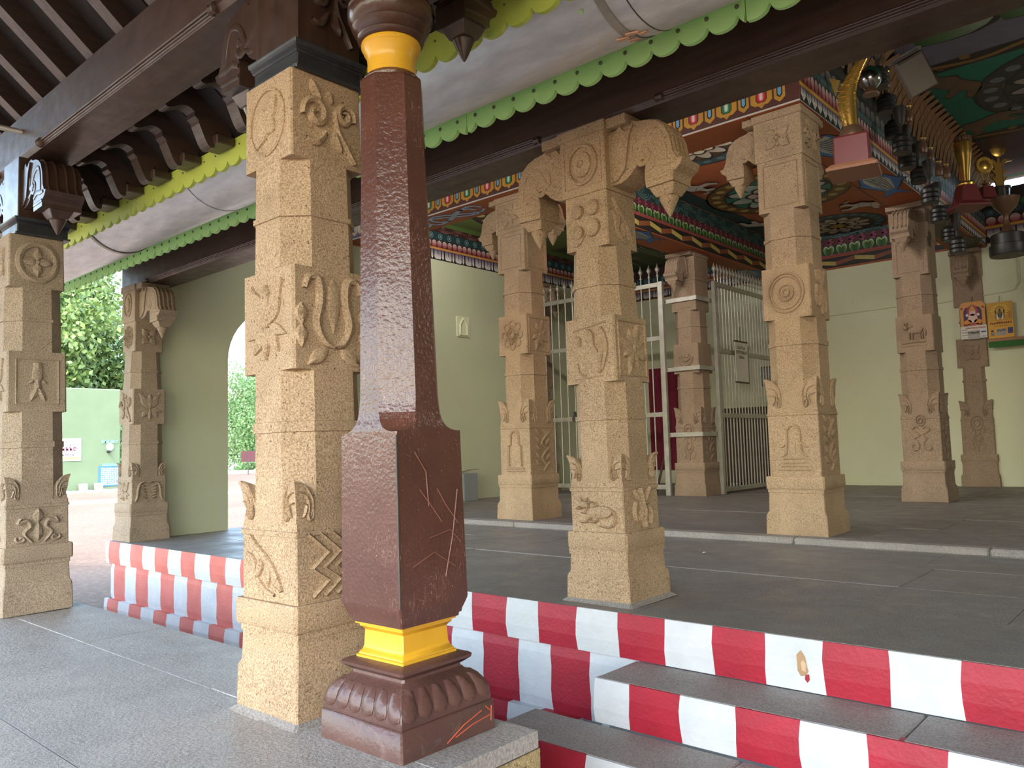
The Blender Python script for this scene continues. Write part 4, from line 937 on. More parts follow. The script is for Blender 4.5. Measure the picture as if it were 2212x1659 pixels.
# ================================================================== PORCH ROOF
SL = .86; RZ = lambda y: 3.362-SL*(y-1.9)
pr = struct(MB().prism([(2.56, RZ(2.56)+.17), (-.7, RZ(-.7)+.17), (-.7, RZ(-.7)+.28), (2.56, RZ(2.56)+.28)], lambda a, b, t: (t, a, b), -11.5, 4.0).build('porch_roof', PLANK))
pb = struct(MB().prism([(-.7, RZ(-.7)+.17), (-3.3, 3.45), (-3.3, 3.56), (-.7, RZ(-.7)+.28)], lambda a, b, t: (t, a, b), -11.5, 4.0).build('porch_roof', PLANK))  # unseen back slope; eave placed for the amount of light it lets in
co_, si_ = math.cos(math.atan(SL)), math.sin(math.atan(SL))
def rafter_poly():
    """side outline: s runs down the slope from the beam (0) to the eave, d is depth below the boards"""
    bot = [(-3.4, .165), (-1.02, .165), (-1.02, .128), (-.86, .128), (-.86, .165), (.02, .165), (.02, .26), (.045, .26), (.05, .29), (.075, .29), (.08, .32), (.12, .325)]
    bot += [(.12+.22*i/9, .325-.165*math.sin(math.pi/2*i/9)**1.3) for i in range(1, 10)]
    bot += [(.345, .185), (.375, .185), (.38, .20)]+[(.39+.12*i/7, .205+.065*math.sin(math.pi*.8*i/7)) for i in range(1, 8)]+[(.52, .20), (.525, .125), (.56, .125), (.56, .14), (.64, .13), (.66, .09)]
    return [(-3.4, 0)]+bot+[(.66, 0)]
RP = rafter_poly(); y00 = 2.045-.06; z00 = RZ(1.9)+.17-SL*(y00-1.9)+0
fnr = lambda s, d, t: (t, y00+s*co_-d*si_*0, z00-s*si_-d)
rm = MB().prism([(s, d) for s, d in RP], fnr, -.05, .05)
r0 = rm.build('rafter', WOODY, pr)
x = -11.4; first = True
xs_ = []
q = -6.222-.43*12
while q < 3.9: xs_.append(q); q += .428
for xq in xs_:
    if first: r = r0; first = False
    else: r = r0.copy(); COL.objects.link(r); r.parent = pr
    r.location.x = xq
# boards between the rafters (joints along the slope)
bd = MB().prism([(-3.38, .002), (.70, .002), (.70, .02), (-3.38, .02)], fnr, -.10, .10); b0 = None
for xq in xs_:
    for dxx in (.107, .321):
        if b0 is None: b0 = bd.build('roof_board', PLANK, pr); o = b0
        else: o = b0.copy(); COL.objects.link(o); o.parent = pr
        o.location.x = xq+dxx; o.location.z = -.002 if dxx > .2 else 0
# foot blocks where the rafters meet the eave board
fb = MB().box(-.10, 2.36, 2.905, .10, 2.484, 2.962, .008); f0 = None
for xq in xs_:
    if f0 is None: f0 = fb.build('rafter_foot', WOODY, pr); o = f0
    else: o = f0.copy(); COL.objects.link(o); o.parent = pr
    o.location.x = xq
struct(MB().box(-11.5, -3.34, 3.36, 4.0, -3.3, 3.56).build('trim_5', LIME))
t = tag(MB().tube([(-6.25, 1.2, 3.33), (-5.98, 1.79, 3.245)], .018, 10).build('metal_tube', SILVER), 'short pale metal tube reaching the porch beam at the left edge', 'tube')

# scalloped boards
def scallop_board(y, zb, zt, x0, x1, sp, phase, mat, label, joints, boltz, boltr, name):
    t = empty(name, (0, y, 0), label, 'board'); bolt = MB()
    bo = None
    edges = [x0]+[j for j in joints if x0 < j < x1]+[x1]
    for a, b in zip(edges[:-1], edges[1:]):
        pts = []; 
        k0 = math.floor((a-phase)/sp); x = phase+k0*sp
        while x < b:
            l, r = max(x, a), min(x+sp, b)
            n = 10
            for i in range(n+1):
                xx = x+sp*i/n
                if xx < a-1e-6 or xx > b+1e-6: continue
                tt = abs(2*i/n-1); zz = zb+.045*(1-math.sqrt(max(0, 1-min(1, (tt/.97))**2)))
                pts.append((xx, zz))
            pts.append((min(x+sp, b), zb+.052)) if x+sp <= b else None
            x += sp
        poly = [(a+.002, zb+.05)]+[p_ for p_ in pts if a+.002 < p_[0] < b-.002]+[(b-.002, zb+.05), (b-.002, zt), (a+.002, zt)]
        m = MB().prism(poly, lambda p_, q_, tt: (p_, tt, q_), -.012, .012); m.build('board', mat, t)
    k = math.ceil((x0-phase)/sp)
    while phase+k*sp < x1:
        X = phase+k*sp
        if bo is None: bo = MB().lathe([(-.018, boltr*.9), (-.013, boltr), (-.012, boltr*.5), (-.019, boltr*.45), (-.021, .001)], (0, 0, 0), 10, 'y').build('nail', BOLT, t); o = bo
        else: o = bo.copy(); COL.objects.link(o); o.parent = t
        o.location = (X, 0, boltz); k += 1
    return t
scallop_board(2.5, 2.80, 2.965, -11.3, 3.8, .1475, -4.465+.074, LIME, 'yellow green scalloped eave board of the porch, above the gutter', (-9.2, -7.4, -5.95, -4.05, -2.33, -.6, 1.4), 2.915, .006, 'scalloped_board')
scallop_board(3.2, 2.812, 2.945, -9.35, 3.4, .1455, -3.039, GREEN, 'light green scalloped board along the hall eave, below the gutter', (-8.80, -7.1, -5.2, -3.11, -1.4, .4), 2.897, .011, 'scalloped_board')
# gutter
gt = empty('roof_gutter', (0, 2.86, 3.12), 'wide half round galvanised gutter between the two scalloped boards', 'gutter')
edges = [-11.2, -9.3, -7.05, -5.35, -3.9, -1.72, .6, 3.4]
for i, (a, b) in enumerate(zip(edges[:-1], edges[1:])):
    r = .335+(.004 if i % 2 else 0); m = MB(); n = 24
    ring = lambda x, r: [(x, r*math.cos(math.pi+math.pi*k/n)*1.0, r*math.sin(math.pi+math.pi*k/n)*1.0) for k in range(n+1)]
    m.loft([ring(a-.03, r), ring(b+.03, r)], cap=False, closed=False); m.loft([ring(a-.03, r-.003), ring(b+.03, r-.003)], cap=False, closed=False); m.build('gutter_sheet', GALV, gt, True)
for xx in (-1.80, -7.05):
    m = MB(); m.loft([[(xx+dx_, (.342+k_)*math.cos(math.pi+math.pi*j/24), (.342+k_)*math.sin(math.pi+math.pi*j/24)) for dx_, k_ in ((-.02, 0), (.02, 0), (.02, -.003), (-.02, -.003))] for j in range(25)]); m.build('strap', SILVER, gt)
for xx in edges[1:-1]:
    m = MB(); m.tube([(xx+.03, .3385*math.cos(math.pi+math.pi*j/24), .3385*math.sin(math.pi+math.pi*j/24)) for j in range(25)], .0035, 5); m.build('seam', DKSTEEL, gt, True)
for dx_, th, L, an in ((-.03, 1.62, .06, .3), (.025, 1.58, .06, .3), (.06, 1.68, .04, .0), (-.005, 1.76, .05, .1)):
    a = math.pi+th; m = MB().box(-L/2, -.011, -.003, L/2, .011, .003, .002); o = m.build('tape_patch', CAULK, gt)
    o.location = (-1.80+dx_, .343*math.cos(a), .343*math.sin(a)); o.rotation_euler = (a+math.pi/2, 0, an)
for dx_, th, s_ in ((-.10, .95, .010), (.03, .75, .015)):
    a = math.pi+th; m = MB().lathe([(-.001, s_), (.001, s_*.9)], n=10); o = m.build('paint_spot', GREEN, gt); o.location = (-1.80+dx_, .341*math.cos(a), .341*math.sin(a)); o.rotation_euler = (a+math.pi/2, 0, 0)

# ================================================================== GATES
def spear_gate(name, origin, u, L, z0, z1, n, rails, label, posts, lock=None):
    """bars along u from origin; u horizontal unit vector"""
    t = empty(name, origin, label, 'gate'); u = Vector(u); q = Vector((-u.y, u.x, 0))
    ang = math.atan2(u.y, u.x); t.rotation_euler = (0, 0, ang)
    bar0 = None; tip0 = None
    for i in range(n):
        X = L*(i+.5)/n
        if bar0 is None: bar0 = MB().lathe([(z0, .011), (z1+.12, .011)], n=8).build('bar', SILVER, t, True); b = bar0
        else: b = bar0.copy(); COL.objects.link(b); b.parent = t
        b.location = (X, 0, 0)
        if tip0 is None: tip0 = MB().lathe([(z1+.118, .011), (z1+.125, .022), (z1+.14, .022), (z1+.147, .012), (z1+.19, .012), (z1+.205, .024), (z1+.235, .037), (z1+.26, .03), (z1+.295, .012), (z1+.34, .001)], n=10).build('spear_tip', SILVER, b, True); s = tip0
        else: s = tip0.copy(); COL.objects.link(s); s.parent = b
    for zz in rails: MB().box(0, -.018, zz-.035, L, .018, zz+.035, .003).build('rail', SILVER, t)
    for a in posts: MB().box(a-.04, -.03, IZ-origin[2]+.0, a+.04, .03, z1+.04, .004).build('stile', SILVER, t)
    return t
g1 = spear_gate('barred_gate', (-8.84, 10.66, IZ), (1, 0, 0), 2.58, .10, 3.26, 17, (.13, 1.24, 2.42, 3.26), 'silver barred gate with spear tips, left of the clamped pillar', (.03, 1.27, 2.55))
m = MB(); m.lathe([(-.03, .05), (.0, .055), (.03, .05)], (1.27-.42, -.04, 1.24), 14, 'y'); m.box(.83, -.07, 1.28, .87, -.03, 1.36, .004); m.build('lock', DKSTEEL, g1)
g2 = spear_gate('barred_gate', (-5.66, 11.16, IZ), (0, 1, 0), 2.8, .08, 3.24, 26, (.07, 1.2, 2.2, 3.24), 'silver barred gate running back to the back wall, right of the clamped pillar', (.03, 2.77))
for zz in (.92, 1.92, 2.98):
    t = empty('clamp_strap', (-5.945, 10.94, IZ+zz), {.92: 'lowest silver strap clamping the gates to the crescent pillar', 1.92: 'middle silver strap clamping the gates to the crescent pillar', 2.98: 'top silver strap clamping the gates to the crescent pillar'}[zz], 'strap')
    h = .235 if zz < 2.5 else .222
    MB().box(-h-.12, -h-.014, -.033, h+.006, -h, .033, .002).build('front_bar', SILVER, t); MB().box(h, -h-.014, -.033, h+.014, h+.12, .033, .002).build('side_bar', SILVER, t)
    MB().lathe([(-.012, .022), (-.004, .025), (0, .02)], (-h-.09, -h-.014, 0), 10, 'y').build('bolt', BOLT, t)

# things behind the gates
m = MB(); n = 14
for i in range(n):
    a = -8.62+.78*i/n; b = -8.62+.78*(i+1)/n; d = lambda k: 13.975+.015*math.sin(k*1.9)
    m.add([(a, d(i), .45), (b, d(i+1), .45), (b, d(i+1), 2.5), (a, d(i), 2.5), (a, d(i)+.01, .45), (b, d(i+1)+.01, .45), (b, d(i+1)+.01, 2.5), (a, d(i)+.01, 2.5)], [(0, 1, 2, 3), (7, 6, 5, 4), (3, 2, 6, 7)])
tag(m.build('hanging_cloth', CLOTHR), 'dark maroon cloth hanging on the back wall behind the left gate', 'cloth')
cb = empty('cupboard', (-6.25, 13.6, IZ), 'low dark wooden cupboard against the back wall behind the right gate', 'cupboard')
CUPB = mat_wood('cupboard_brown', (84, 56, 44), (66, 44, 34), .5, 2, .1)
MB().box(-.45, -.3, .05, .45, .3, 1.35, .01).build('body', CUPB, cb); MB().box(-.43, -.315, .1, -.01, -.3, 1.3, .004).build('door', CUPB, cb); MB().box(.01, -.315, .1, .43, -.3, 1.3, .004).build('door', CUPB, cb); MB().box(-.47, -.33, 1.35, .47, .3, 1.39, .006).build('top_board', CUPB, cb)
for sx in (-.4, .4):
    for sy in (-.25, .25): MB().box(sx-.03, sy-.03, 0, sx+.03, sy+.03, .06).build('foot', CUPB, cb)
ladder = empty('wooden_ladder', (0, 0, 0), 'dark ladder leaning on the left wall behind the left gate', 'ladder')
for dy_ in (0, .38): MB().tube([(-8.05+.0, 12.4+dy_, IZ), (-8.82, 12.4+dy_, 2.55)], .035, 6).build('side_rail', CUPB, ladder)
for k in range(6): f_ = (k+.7)/6.6; MB().tube([(-8.05-.77*f_, 12.4, IZ+2.36*f_), (-8.05-.77*f_, 12.78, IZ+2.36*f_)], .018, 6).build('rung', CUPB, ladder)
pole = tag(MB().tube([(-6.62, 10.82, IZ+.01), (-6.45, 10.8, .7), (-6.28, 10.78, 1.35)], .018, 6).build('wooden_stick', CUPB), 'curved brown stick leaning beside the left gate', 'stick')
# notice board hung on the right gate
nbd = empty('notice_board', (-5.60, 11.88, 1.93), 'pale board with handwriting hung on the right gate', 'board', rot=(0, R_(0), 0))
MB().box(-.006, -.20, -.01, .006, .24, .64, .004).build('card', PAPER, nbd); NP = Paint((.006, 0, 0), (0, 1, 0), (0, 0, 1), (1, 0, 0))
rr = random.Random(4)
def scribble(P, a, b, w, h, n, col, th, rr, layer=1):
    """rows of small loop letters"""
    for i in range(n):
        x = a+w*(i+.15)/n; ww = w/n*.62; k = rr.randint(0, 4)
        if k == 0: pts = [(x, b), (x, b+h), (x+ww, b+h), (x+ww, b)]
        elif k == 1: pts = [(x+ww*.5+ww*.5*math.cos(t), b+h*.5+h*.5*math.sin(t)) for t in [j*.7 for j in range(9)]]
        elif k == 2: pts = [(x, b+h), (x+ww*.3, b), (x+ww*.6, b+h*.6), (x+ww, b)]
        elif k == 3: pts = [(x, b+h*.5), (x+ww*.5, b+h), (x+ww, b+h*.5), (x+ww*.4, b), (x, b+h*.2)]
        else: pts = [(x, b), (x, b+h*.9), (x+ww*.6, b+h*.9), (x+ww*.6, b+h*.3), (x+ww, b)]
        P.line(pts, th, col, layer)
for row, (a, w) in enumerate(((-.14, .3), (-.17, .38), (-.08, .2))): scribble(NP, a, .52-.075*row, w, .045, (5, 8, 5)[row], (70, 60, 44), .009, rr)
NP.build('handwriting', nbd)
MB().box(-.012, -.21, .63, .012, .25, .655, .002).build('edge_strip', CUPB, nbd); MB().box(-.012, -.21, -.025, .012, .25, 0, .002).build('edge_strip', CUPB, nbd); MB().tube([(0, 0, .65), (0, .01, .86), (0, .04, .88)], .006, 5).build('hanging_wire', DKSTEEL, nbd)
fr = empty('small_frame', (-6.1, 13.985, 1.98), 'small grey framed sheet on the back wall seen through the right gate', 'frame')
MB().box(-.12, -.02, 0, .12, .0, .36, .004).build('border', DKSTEEL, fr); MB().box(-.09, -.025, .03, .09, -.018, .33).build('sheet', CONC, fr)

# grey concrete block and twig by the left wall
gb = tag(MB().box(-8.85, 8.55, IZ, -8.58, 8.86, IZ+.42, .01).build('concrete_block', CONC), 'grey concrete block standing against the left wall', 'block')
tag(MB().tube([(-8.75, 8.62, IZ+.432), (-8.66, 8.75, IZ+.47), (-8.6, 8.9, IZ+.48)], [.010, .008, .004], 5).build('dry_twig', BARK), 'thin dry twig lying on the grey concrete block', 'twig')

# ================================================================== BACK WALL CALENDARS, WIRE
wr = tag(MB().tube([(-4.95, 13.985, 3.125), (-3.85, 13.985, 3.135), (-3.17, 13.985, 3.105), (-2.25, 13.985, 3.15), (-2.12, 13.985, 3.17), (-2.06, 13.985, 3.28), (-2.06, 13.985, 3.75)], .010, 6).build('wall_conduit', WALLG), 'thin pale conduit running along the back wall above the calendars', 'conduit')
def calendar(x, z, w, h, label):
    t = empty('wall_calendar', (x, 13.90, z), label, 'calendar'); 
    MB().tube([(0, .05, h+.10), (0, .0, h)], .004, 5).build('string', DKSTEEL, t); return t
c = calendar(-2.70, 2.47, .36, .57, 'wall calendar with an orange arch picture over a white date pad')
MB().box(-.18, -.006, 0, .18, .006, .20, .004).build('date_card', PAPER, c)
m = MB(); m.prism([(-.17, .2), (.17, .2), (.17, .46), (.18, .5), (.15, .56), (.11, .575), (-.11, .575), (-.15, .56), (-.18, .5), (-.17, .46)], lambda a, b, q_: (a, q_, b), -.004, .004); m.build('picture_card', mat_flat('orange_card', (206, 142, 70), .6), c)
p = Paint((0, -.006, 0), (1, 0, 0), (0, 0, 1), (0, -1, 0))
p.poly([(-.125, .205), (.125, .205), (.125, .43), (.10, .48), (.05, .50), (0, .535), (-.05, .50), (-.10, .48), (-.125, .43)], (70, 34, 66), 1)
p.disc(0, .42, .075, (170, 50, 80), 2, .1); p.disc(0, .40, .045, (222, 184, 170), 3, .045); p.poly([(-.05, .43), (.05, .43), (0, .53)], (206, 150, 60), 4); p.disc(0, .315, .065, (226, 190, 176), 3, .07); p.disc(-.07, .26, .055, (224, 140, 40), 3, .04); p.disc(.07, .26, .055, (224, 140, 40), 3, .04); p.disc(-.075, .37, .022, (226, 200, 190), 3); p.disc(.075, .37, .022, (226, 200, 190), 3); p.rect(-.08, .205, .08, .235, (190, 90, 70), 3)
for sx in (-1, 1): p.disc(sx*.145, .48, .018, (150, 60, 30), 2)
scribble(p, -.11, .155, .28, .022, 12, (190, 40, 40), .006, rr, 2)
for q in range(3): scribble(p, -.16, .135-.04*q, .08, .012, 6, (80, 90, 130), .003, rr, 2)
p.rect(-.08, -.01, .085, .125, (176, 170, 162), 2); scribble(p, -.075, .075, .155, .032, 8, (50, 46, 44), .008, rr, 4); p.rect(.10, .085, .165, .105, (50, 66, 140), 2); p.rect(.11, .02, .16, .03, (50, 66, 140), 2); p.build('calendar_print', c)
c = calendar(-2.335, 2.44, .36, .55, 'yellow wall calendar with a shrine picture, right of the white date pad calendar')
MB().box(-.17, -.005, 0, .17, .005, .55, .003).build('card', mat_flat('yellow_card', (214, 158, 50), .6), c)
p = Paint((0, -.005, 0), (1, 0, 0), (0, 0, 1), (0, -1, 0)); p.rect(-.17, .26, .17, .55, (200, 150, 44), 1)
for k in range(18):
    a = 2*math.pi*k/18; p.poly([(.0+.03*math.cos(a), .42+.03*math.sin(a)), (.12*math.cos(a-.06), .42+.1*math.sin(a-.06)), (.12*math.cos(a+.06), .42+.1*math.sin(a+.06))], (230, 200, 70), 2)
p.ringp(0, .42, .05, .064, (150, 100, 34), 4, 20); p.rect(-.064, .3, -.05, .42, (150, 100, 34), 4); p.rect(.05, .3, .064, .42, (150, 100, 34), 4); p.disc(0, .36, .03, (96, 96, 60), 5, .06); p.disc(0, .43, .016, (60, 60, 80), 6, .02); p.disc(-.03, .33, .014, (220, 216, 206), 5, .05); p.disc(.03, .33, .014, (220, 216, 206), 5, .05); p.poly([(.1, .3), (.155, .3), (.145, .4), (.11, .4)], (180, 126, 44), 3)
scribble(p, -.14, .215, .29, .03, 11, (130, 40, 34), .008, rr, 3); scribble(p, -.09, .18, .2, .012, 14, (130, 90, 50), .003, rr, 3)
p.rect(-.06, .04, .07, .14, (160, 156, 148), 3); scribble(p, -.05, .1, .11, .03, 4, (50, 46, 44), .007, rr, 5); p.rect(.09, .06, .155, .15, (54, 56, 120), 3); p.rect(-.13, .1, -.1, .13, (50, 46, 44), 3); p.rect(-.135, .04, -.09, .09, (120, 124, 116), 3); p.build('calendar_print', c)
sh = empty('wall_shelf', (-1.85, 13.93, 2.36), 'narrow wooden shelf with green cloth edging under the yellow calendar', 'shelf')
MB().box(-.66, -.06, .03, .66, .06, .075, .004).build('board', WOODLT, sh); m = MB()
for i in range(22): a = -.66+.06*i; m.add([(a, -.062-.004*(i % 2), -.06), (a+.06, -.062-.004*((i+1) % 2), -.06), (a+.06, -.062, .03), (a, -.062, .03)], [(0, 1, 2, 3)])
m.build('cloth_edging', CLOTHG, sh)

# ================================================================== HANGING TROPHIES IN THE NAVE
def hang(t, z): MB().tube([(0, 0, z), (0, 0, 4.95-t.location.z)], .003, 4).build('hanging_wire', DKSTEEL, t)
# gold fish trophy
tf = empty('fish_trophy', (-2.0, 6.43, 3.08), 'gold fish trophy on a dark red box hanging near the bell pillar', 'trophy', rot=(0, 0, R_(12)))
MB().sqloft([(0, .185, .01), (.02, .19, .01), (.05, .165, .02), (.055, .14, .01)]).build('base_board', WOODLT, tf); MB().sqloft([(.05, .13, .01), (.27, .128, .01), (.285, .12, .01)]).build('red_box', REDBASE, tf); MB().lathe([(.28, .095), (.3, .098), (.36, .082), (.385, .06)], n=18).build('collar', BRONZE, tf, True)
m = MB(); rings = []
for z, cx_, w, d in ((.37, 0, .05, .05), (.45, -.01, .06, .05), (.55, -.02, .07, .05), (.65, -.015, .068, .045), (.74, .01, .062, .04), (.82, .05, .052, .032), (.9, .10, .045, .025), (.96, .145, .025, .015), (1.0, .175, .006, .006)):
    rings.append([(cx_+w*math.cos(a), d*math.sin(a), z) for a in [2*math.pi*i/14 for i in range(14)]])
m.loft(rings); fo = m.build('fish_body', GOLD, tf, True); s_ = MB()
for k in range(10):
    z = .42+.045*k; w = .05+.02*math.sin(min(1, k/5)*1.57)-.004*max(0, k-6)*2; cx_ = -.02+(.0 if k < 6 else (k-6)*.03)
    for sg in (-1, 1): s_.tube([(cx_-w, -.02, z), (cx_, -.056+.003*max(0, k-5), z+.03*sg), (cx_+w, -.02, z)], .0035, 4)
s_.build('scales', GOLD, fo, True); MB().prism([(-.1, .66), (-.14, .82), (-.06, .78)], lambda a, b, q_: (a, q_, b), -.006, .006).build('fin', GOLD, fo); hang(tf, .98)
# gold disc trophies on red pyramids
def pyr(t, s=1, label=None):
    MB().sqloft([(0, .135*s, .004), (.012*s, .135*s, .004), (.05*s, .09*s, .004), (.055*s, .088*s, .004), (.20*s, .062*s, .004)]).build('red_pyramid', REDBASE, t)
t1 = empty('disc_trophy', (-2.0, 11.61, 3.96), 'gold trophy with a lettered round disc on a red pyramid base', 'trophy', rot=(0, 0, R_(40))); pyr(t1, 1.05)
MB().lathe([(.2, .03), (.23, .02), (.25, .05), (.262, .05), (.27, .02), (.3, .018)], n=12).build('stem', GOLD, t1, True); MB().tube([(-.02, 0, .3), (-.06, 0, .42)], .009, 5).build('strut', GOLD, t1); MB().tube([(.02, 0, .3), (.06, 0, .42)], .009, 5).build('strut', GOLD, t1)
d_ = MB().lathe([(-.012, .11), (-.018, .105), (-.018, .075), (-.008, .07), (-.02, .05), (-.022, .001)], (0, 0, .5), 24, 'y').build('disc', GOLD, t1, True); MB().lathe([(.012, .001), (.012, .11), (-.012, .11)], (0, 0, .5), 24, 'y').build('disc_back', GOLD, t1, True); l_ = MB()
for k in range(18):
    a = 2*math.pi*k/18; cx_, cz_ = .09*math.cos(a), .5+.09*math.sin(a); l_.tube([(cx_-.008*math.cos(a), -.019, cz_-.008*math.sin(a)), (cx_+.008*math.cos(a), -.019, cz_+.008*math.sin(a))], .004, 4)
l_.build('raised_lettering', GOLD, d_); hang(t1, .6)
t2 = empty('disc_trophy', (-2.0, 12.6, 4.19), 'tall gold leaf trophy with an oval disc on a round base', 'trophy', rot=(0, 0, R_(40)))
MB().lathe([(0, .17), (.03, .175), (.035, .12), (.17, .12), (.175, .14), (.2, .14), (.21, .05)], n=20).build('round_base', CHROME, t2, True); m = MB()
for sg in (-1, 1):
    m.prism([(0, .21), (sg*.05, .21), (sg*.06, .28), (sg*.12, .36), (sg*.07, .34), (sg*.05, .38), (sg*.11, .46), (sg*.06, .45), (sg*.06, .5), (sg*.10, .56), (sg*.19, .58), (sg*.08, .61), (sg*.02, .55), (sg*.01, .63), (0, .63)], lambda a, b, q_: (a, q_, b), -.012, .012)
m.build('leaf_stem', GOLD, t2); MB().lathe([(.014, .001), (.014, .10), (-.012, .11), (-.02, .09), (-.024, .05), (-.03, .001)], (0, 0, .75), 24, 'y').build('disc', GOLD, t2, True); hang(t2, .85)
t3 = empty('cone_trophy', (-2.0, 10.44, 3.64), 'gold cone trophy on a red pyramid base, left of the disc trophies', 'trophy', rot=(0, 0, R_(40))); pyr(t3, 1.35)
MB().lathe([(.27, .10), (.29, .105), (.31, .085), (.33, .045), (.45, .055), (.65, .085), (.78, .10), (.8, .09)], n=20).build('cone', GOLD, t3, True); m = MB()
for k in range(10): a = 2*math.pi*k/10; m.lathe([(.80, .01), (.815, .03), (.84, .036), (.865, .03), (.88, .005)], (.06*math.cos(a), .06*math.sin(a), 0), 8)
m.build('bead_crown', BRONZE, t3, True); hang(t3, .85)
# dark cups with stacked black bases: one row along the nave frieze
def cup(s=1, n=3):
    t = empty('cup_trophy', (0, 0, 0)); m = MB(); z = 0
    for k in range(n): m.lathe([(z, .13*s), (z+.012*s, .14*s), (z+.06*s, .14*s), (z+.072*s, .125*s)], n=18); z += .075*s
    m.lathe([(z, .115*s), (z+.05*s, .08*s)], n=16); m.build('stacked_base', BLACKP, t, True)
    MB().lathe([(z+.04*s, .05*s), (z+.07*s, .022*s), (z+.16*s, .02*s), (z+.19*s, .045*s), (z+.26*s, .07*s), (z+.36*s, .085*s), (z+.44*s, .09*s), (z+.45*s, .08*s)], n=18).build('bowl', DKBRONZE, t, True)
    return t, z+.45*s
ORD = ('first', 'second', 'third', 'fourth', 'fifth', 'sixth', 'seventh', 'eighth', 'ninth', 'tenth', 'eleventh', 'twelfth')
c0, top = cup(); spots = [(7.23, 4.05), (7.42, 3.88), (7.6, 3.7), (7.84, 3.62), (7.98, 3.51), (8.36, 3.46), (8.75, 3.34), (9.03, 3.2), (9.42, 3.07), (9.8, 3.0)]
for i, (yy, zz) in enumerate(spots):
    o = c0 if i == 0 else copy_tree(c0)
    q_ = (1, 1.07, 1.14)[i % 3]; o.location = (-2.0*q_, yy*q_, 1+(zz-1)*q_); o.scale = (.6, .6, .66)
    tag(o, 'dark cup trophy on black rings, %s from the front in the hanging row' % ORD[i], 'trophy', 'dark cups hung along the nave frieze')
for o in [o for o in COL.objects if o.name.startswith('cup_trophy')]: MB().tube([(0, 0, top), (0, 0, (4.95-o.location.z)/.66)], .003, 4).build('hanging_wire', DKSTEEL, o)
bv = empty('bronze_vase', (0, 0, 0)); MB().lathe([(0, .05), (.03, .06), (.09, .065), (.16, .05), (.2, .04), (.23, .05)], n=14).build('body', BRONZE, bv, True); MB().lathe([(.228, .05), (.24, .055), (.25, .045)], n=14).build('rim', GOLD, bv, True)
for i, (yy, zz) in enumerate(((7.34, 4.26), (7.48, 4.13), (8.13, 4.01), (8.61, 3.83), (8.87, 3.8), (9.2, 3.74), (9.52, 3.79))):
    o = bv if i == 0 else copy_tree(bv)
    o.location = (-2.0, yy, zz); o.scale = (.62, .62, .62); tag(o, 'small bronze vase, %s from the front of those above the dark cups' % ORD[i], 'vase', 'small bronze vases hung in the nave')
for o in [o for o in COL.objects if o.name.startswith('bronze_vase')]: MB().tube([(0, 0, .25), (0, 0, (4.95-o.location.z)/.62)], .003, 4).build('hanging_wire', DKSTEEL, o)
t4 = empty('dome_trophy', (-2.0, 7.0, 3.97), 'small silver dome trophy behind the gold fish trophy', 'trophy'); MB().lathe([(0, .05), (.04, .085), (.09, .1), (.15, .08), (.19, .03), (.2, .004)], n=20).build('dome', CHROME, t4, True); MB().lathe([(-.06, .06), (-.05, .065), (0, .04)], n=16).build('foot', BRONZE, t4, True); hang(t4, .2)
t5 = empty('goblet_trophy', (-1.75, 11.28, 3.17), 'large dark goblet trophy with a black drum base below the oval disc trophy', 'trophy'); MB().lathe([(0, .20), (.02, .21), (.13, .21), (.14, .185), (.26, .185), (.27, .17)], n=24).build('drum_base', BLACKP, t5, True)
MB().lathe([(.27, .12), (.33, .06), (.42, .03), (.5, .03), (.54, .06), (.62, .13), (.72, .165), (.66+.02, .15)][:7], n=24).build('bowl', BRONZE, t5, True); hang(t5, .72)
b5 = stuff(MB().tube([(-1.9+.06*i, 13.6, 4.42-.14*math.sin(math.pi*i/14)) for i in range(15)], .05, 8).build('leaf_garland', CLOTHG)); tag(b5, 'dark green garland drooping behind the gold disc trophies', 'garland')
# small wall lamp under the hall beam
lm = empty('hanging_lamp', (-.99, 4.05, 2.83), 'unlit dusty glass shade tilted under the dark hall beam', 'lamp', rot=(R_(18), R_(-24), R_(20)))
MB().lathe([(-.015, .07), (.0, .075), (.005, .06)], n=20).build('ceiling_rose', DKSTEEL, lm, True); MB().box(-.065, -.03, -.20, .065, .03, -.012, .006).build('glass_shade', FROST, lm); MB().box(-.058, -.033, -.03, .058, .033, -.018, .003).build('rim', DKSTEEL, lm)

# bits lying on the hall floor
for i, (xx, yy, lab) in enumerate(((-3.05, 5.62, 'small white paper scrap on the hall floor right of the cow pillar'), (-5.35, 4.72, 'tiny white scrap on the hall floor left of the cow pillar'))):
    tag(MB().add([(xx, yy, HZ+.004), (xx+.03, yy+.005, HZ+.012), (xx+.028, yy+.03, HZ+.006), (xx+.002, yy+.026, HZ+.014), (xx, yy, HZ+.002), (xx+.03, yy+.005, HZ+.009), (xx+.028, yy+.03, HZ+.003), (xx+.002, yy+.026, HZ+.011)], [(0, 1, 2, 3), (7, 6, 5, 4)]).build('paper_scrap', SHEET), lab, 'paper')

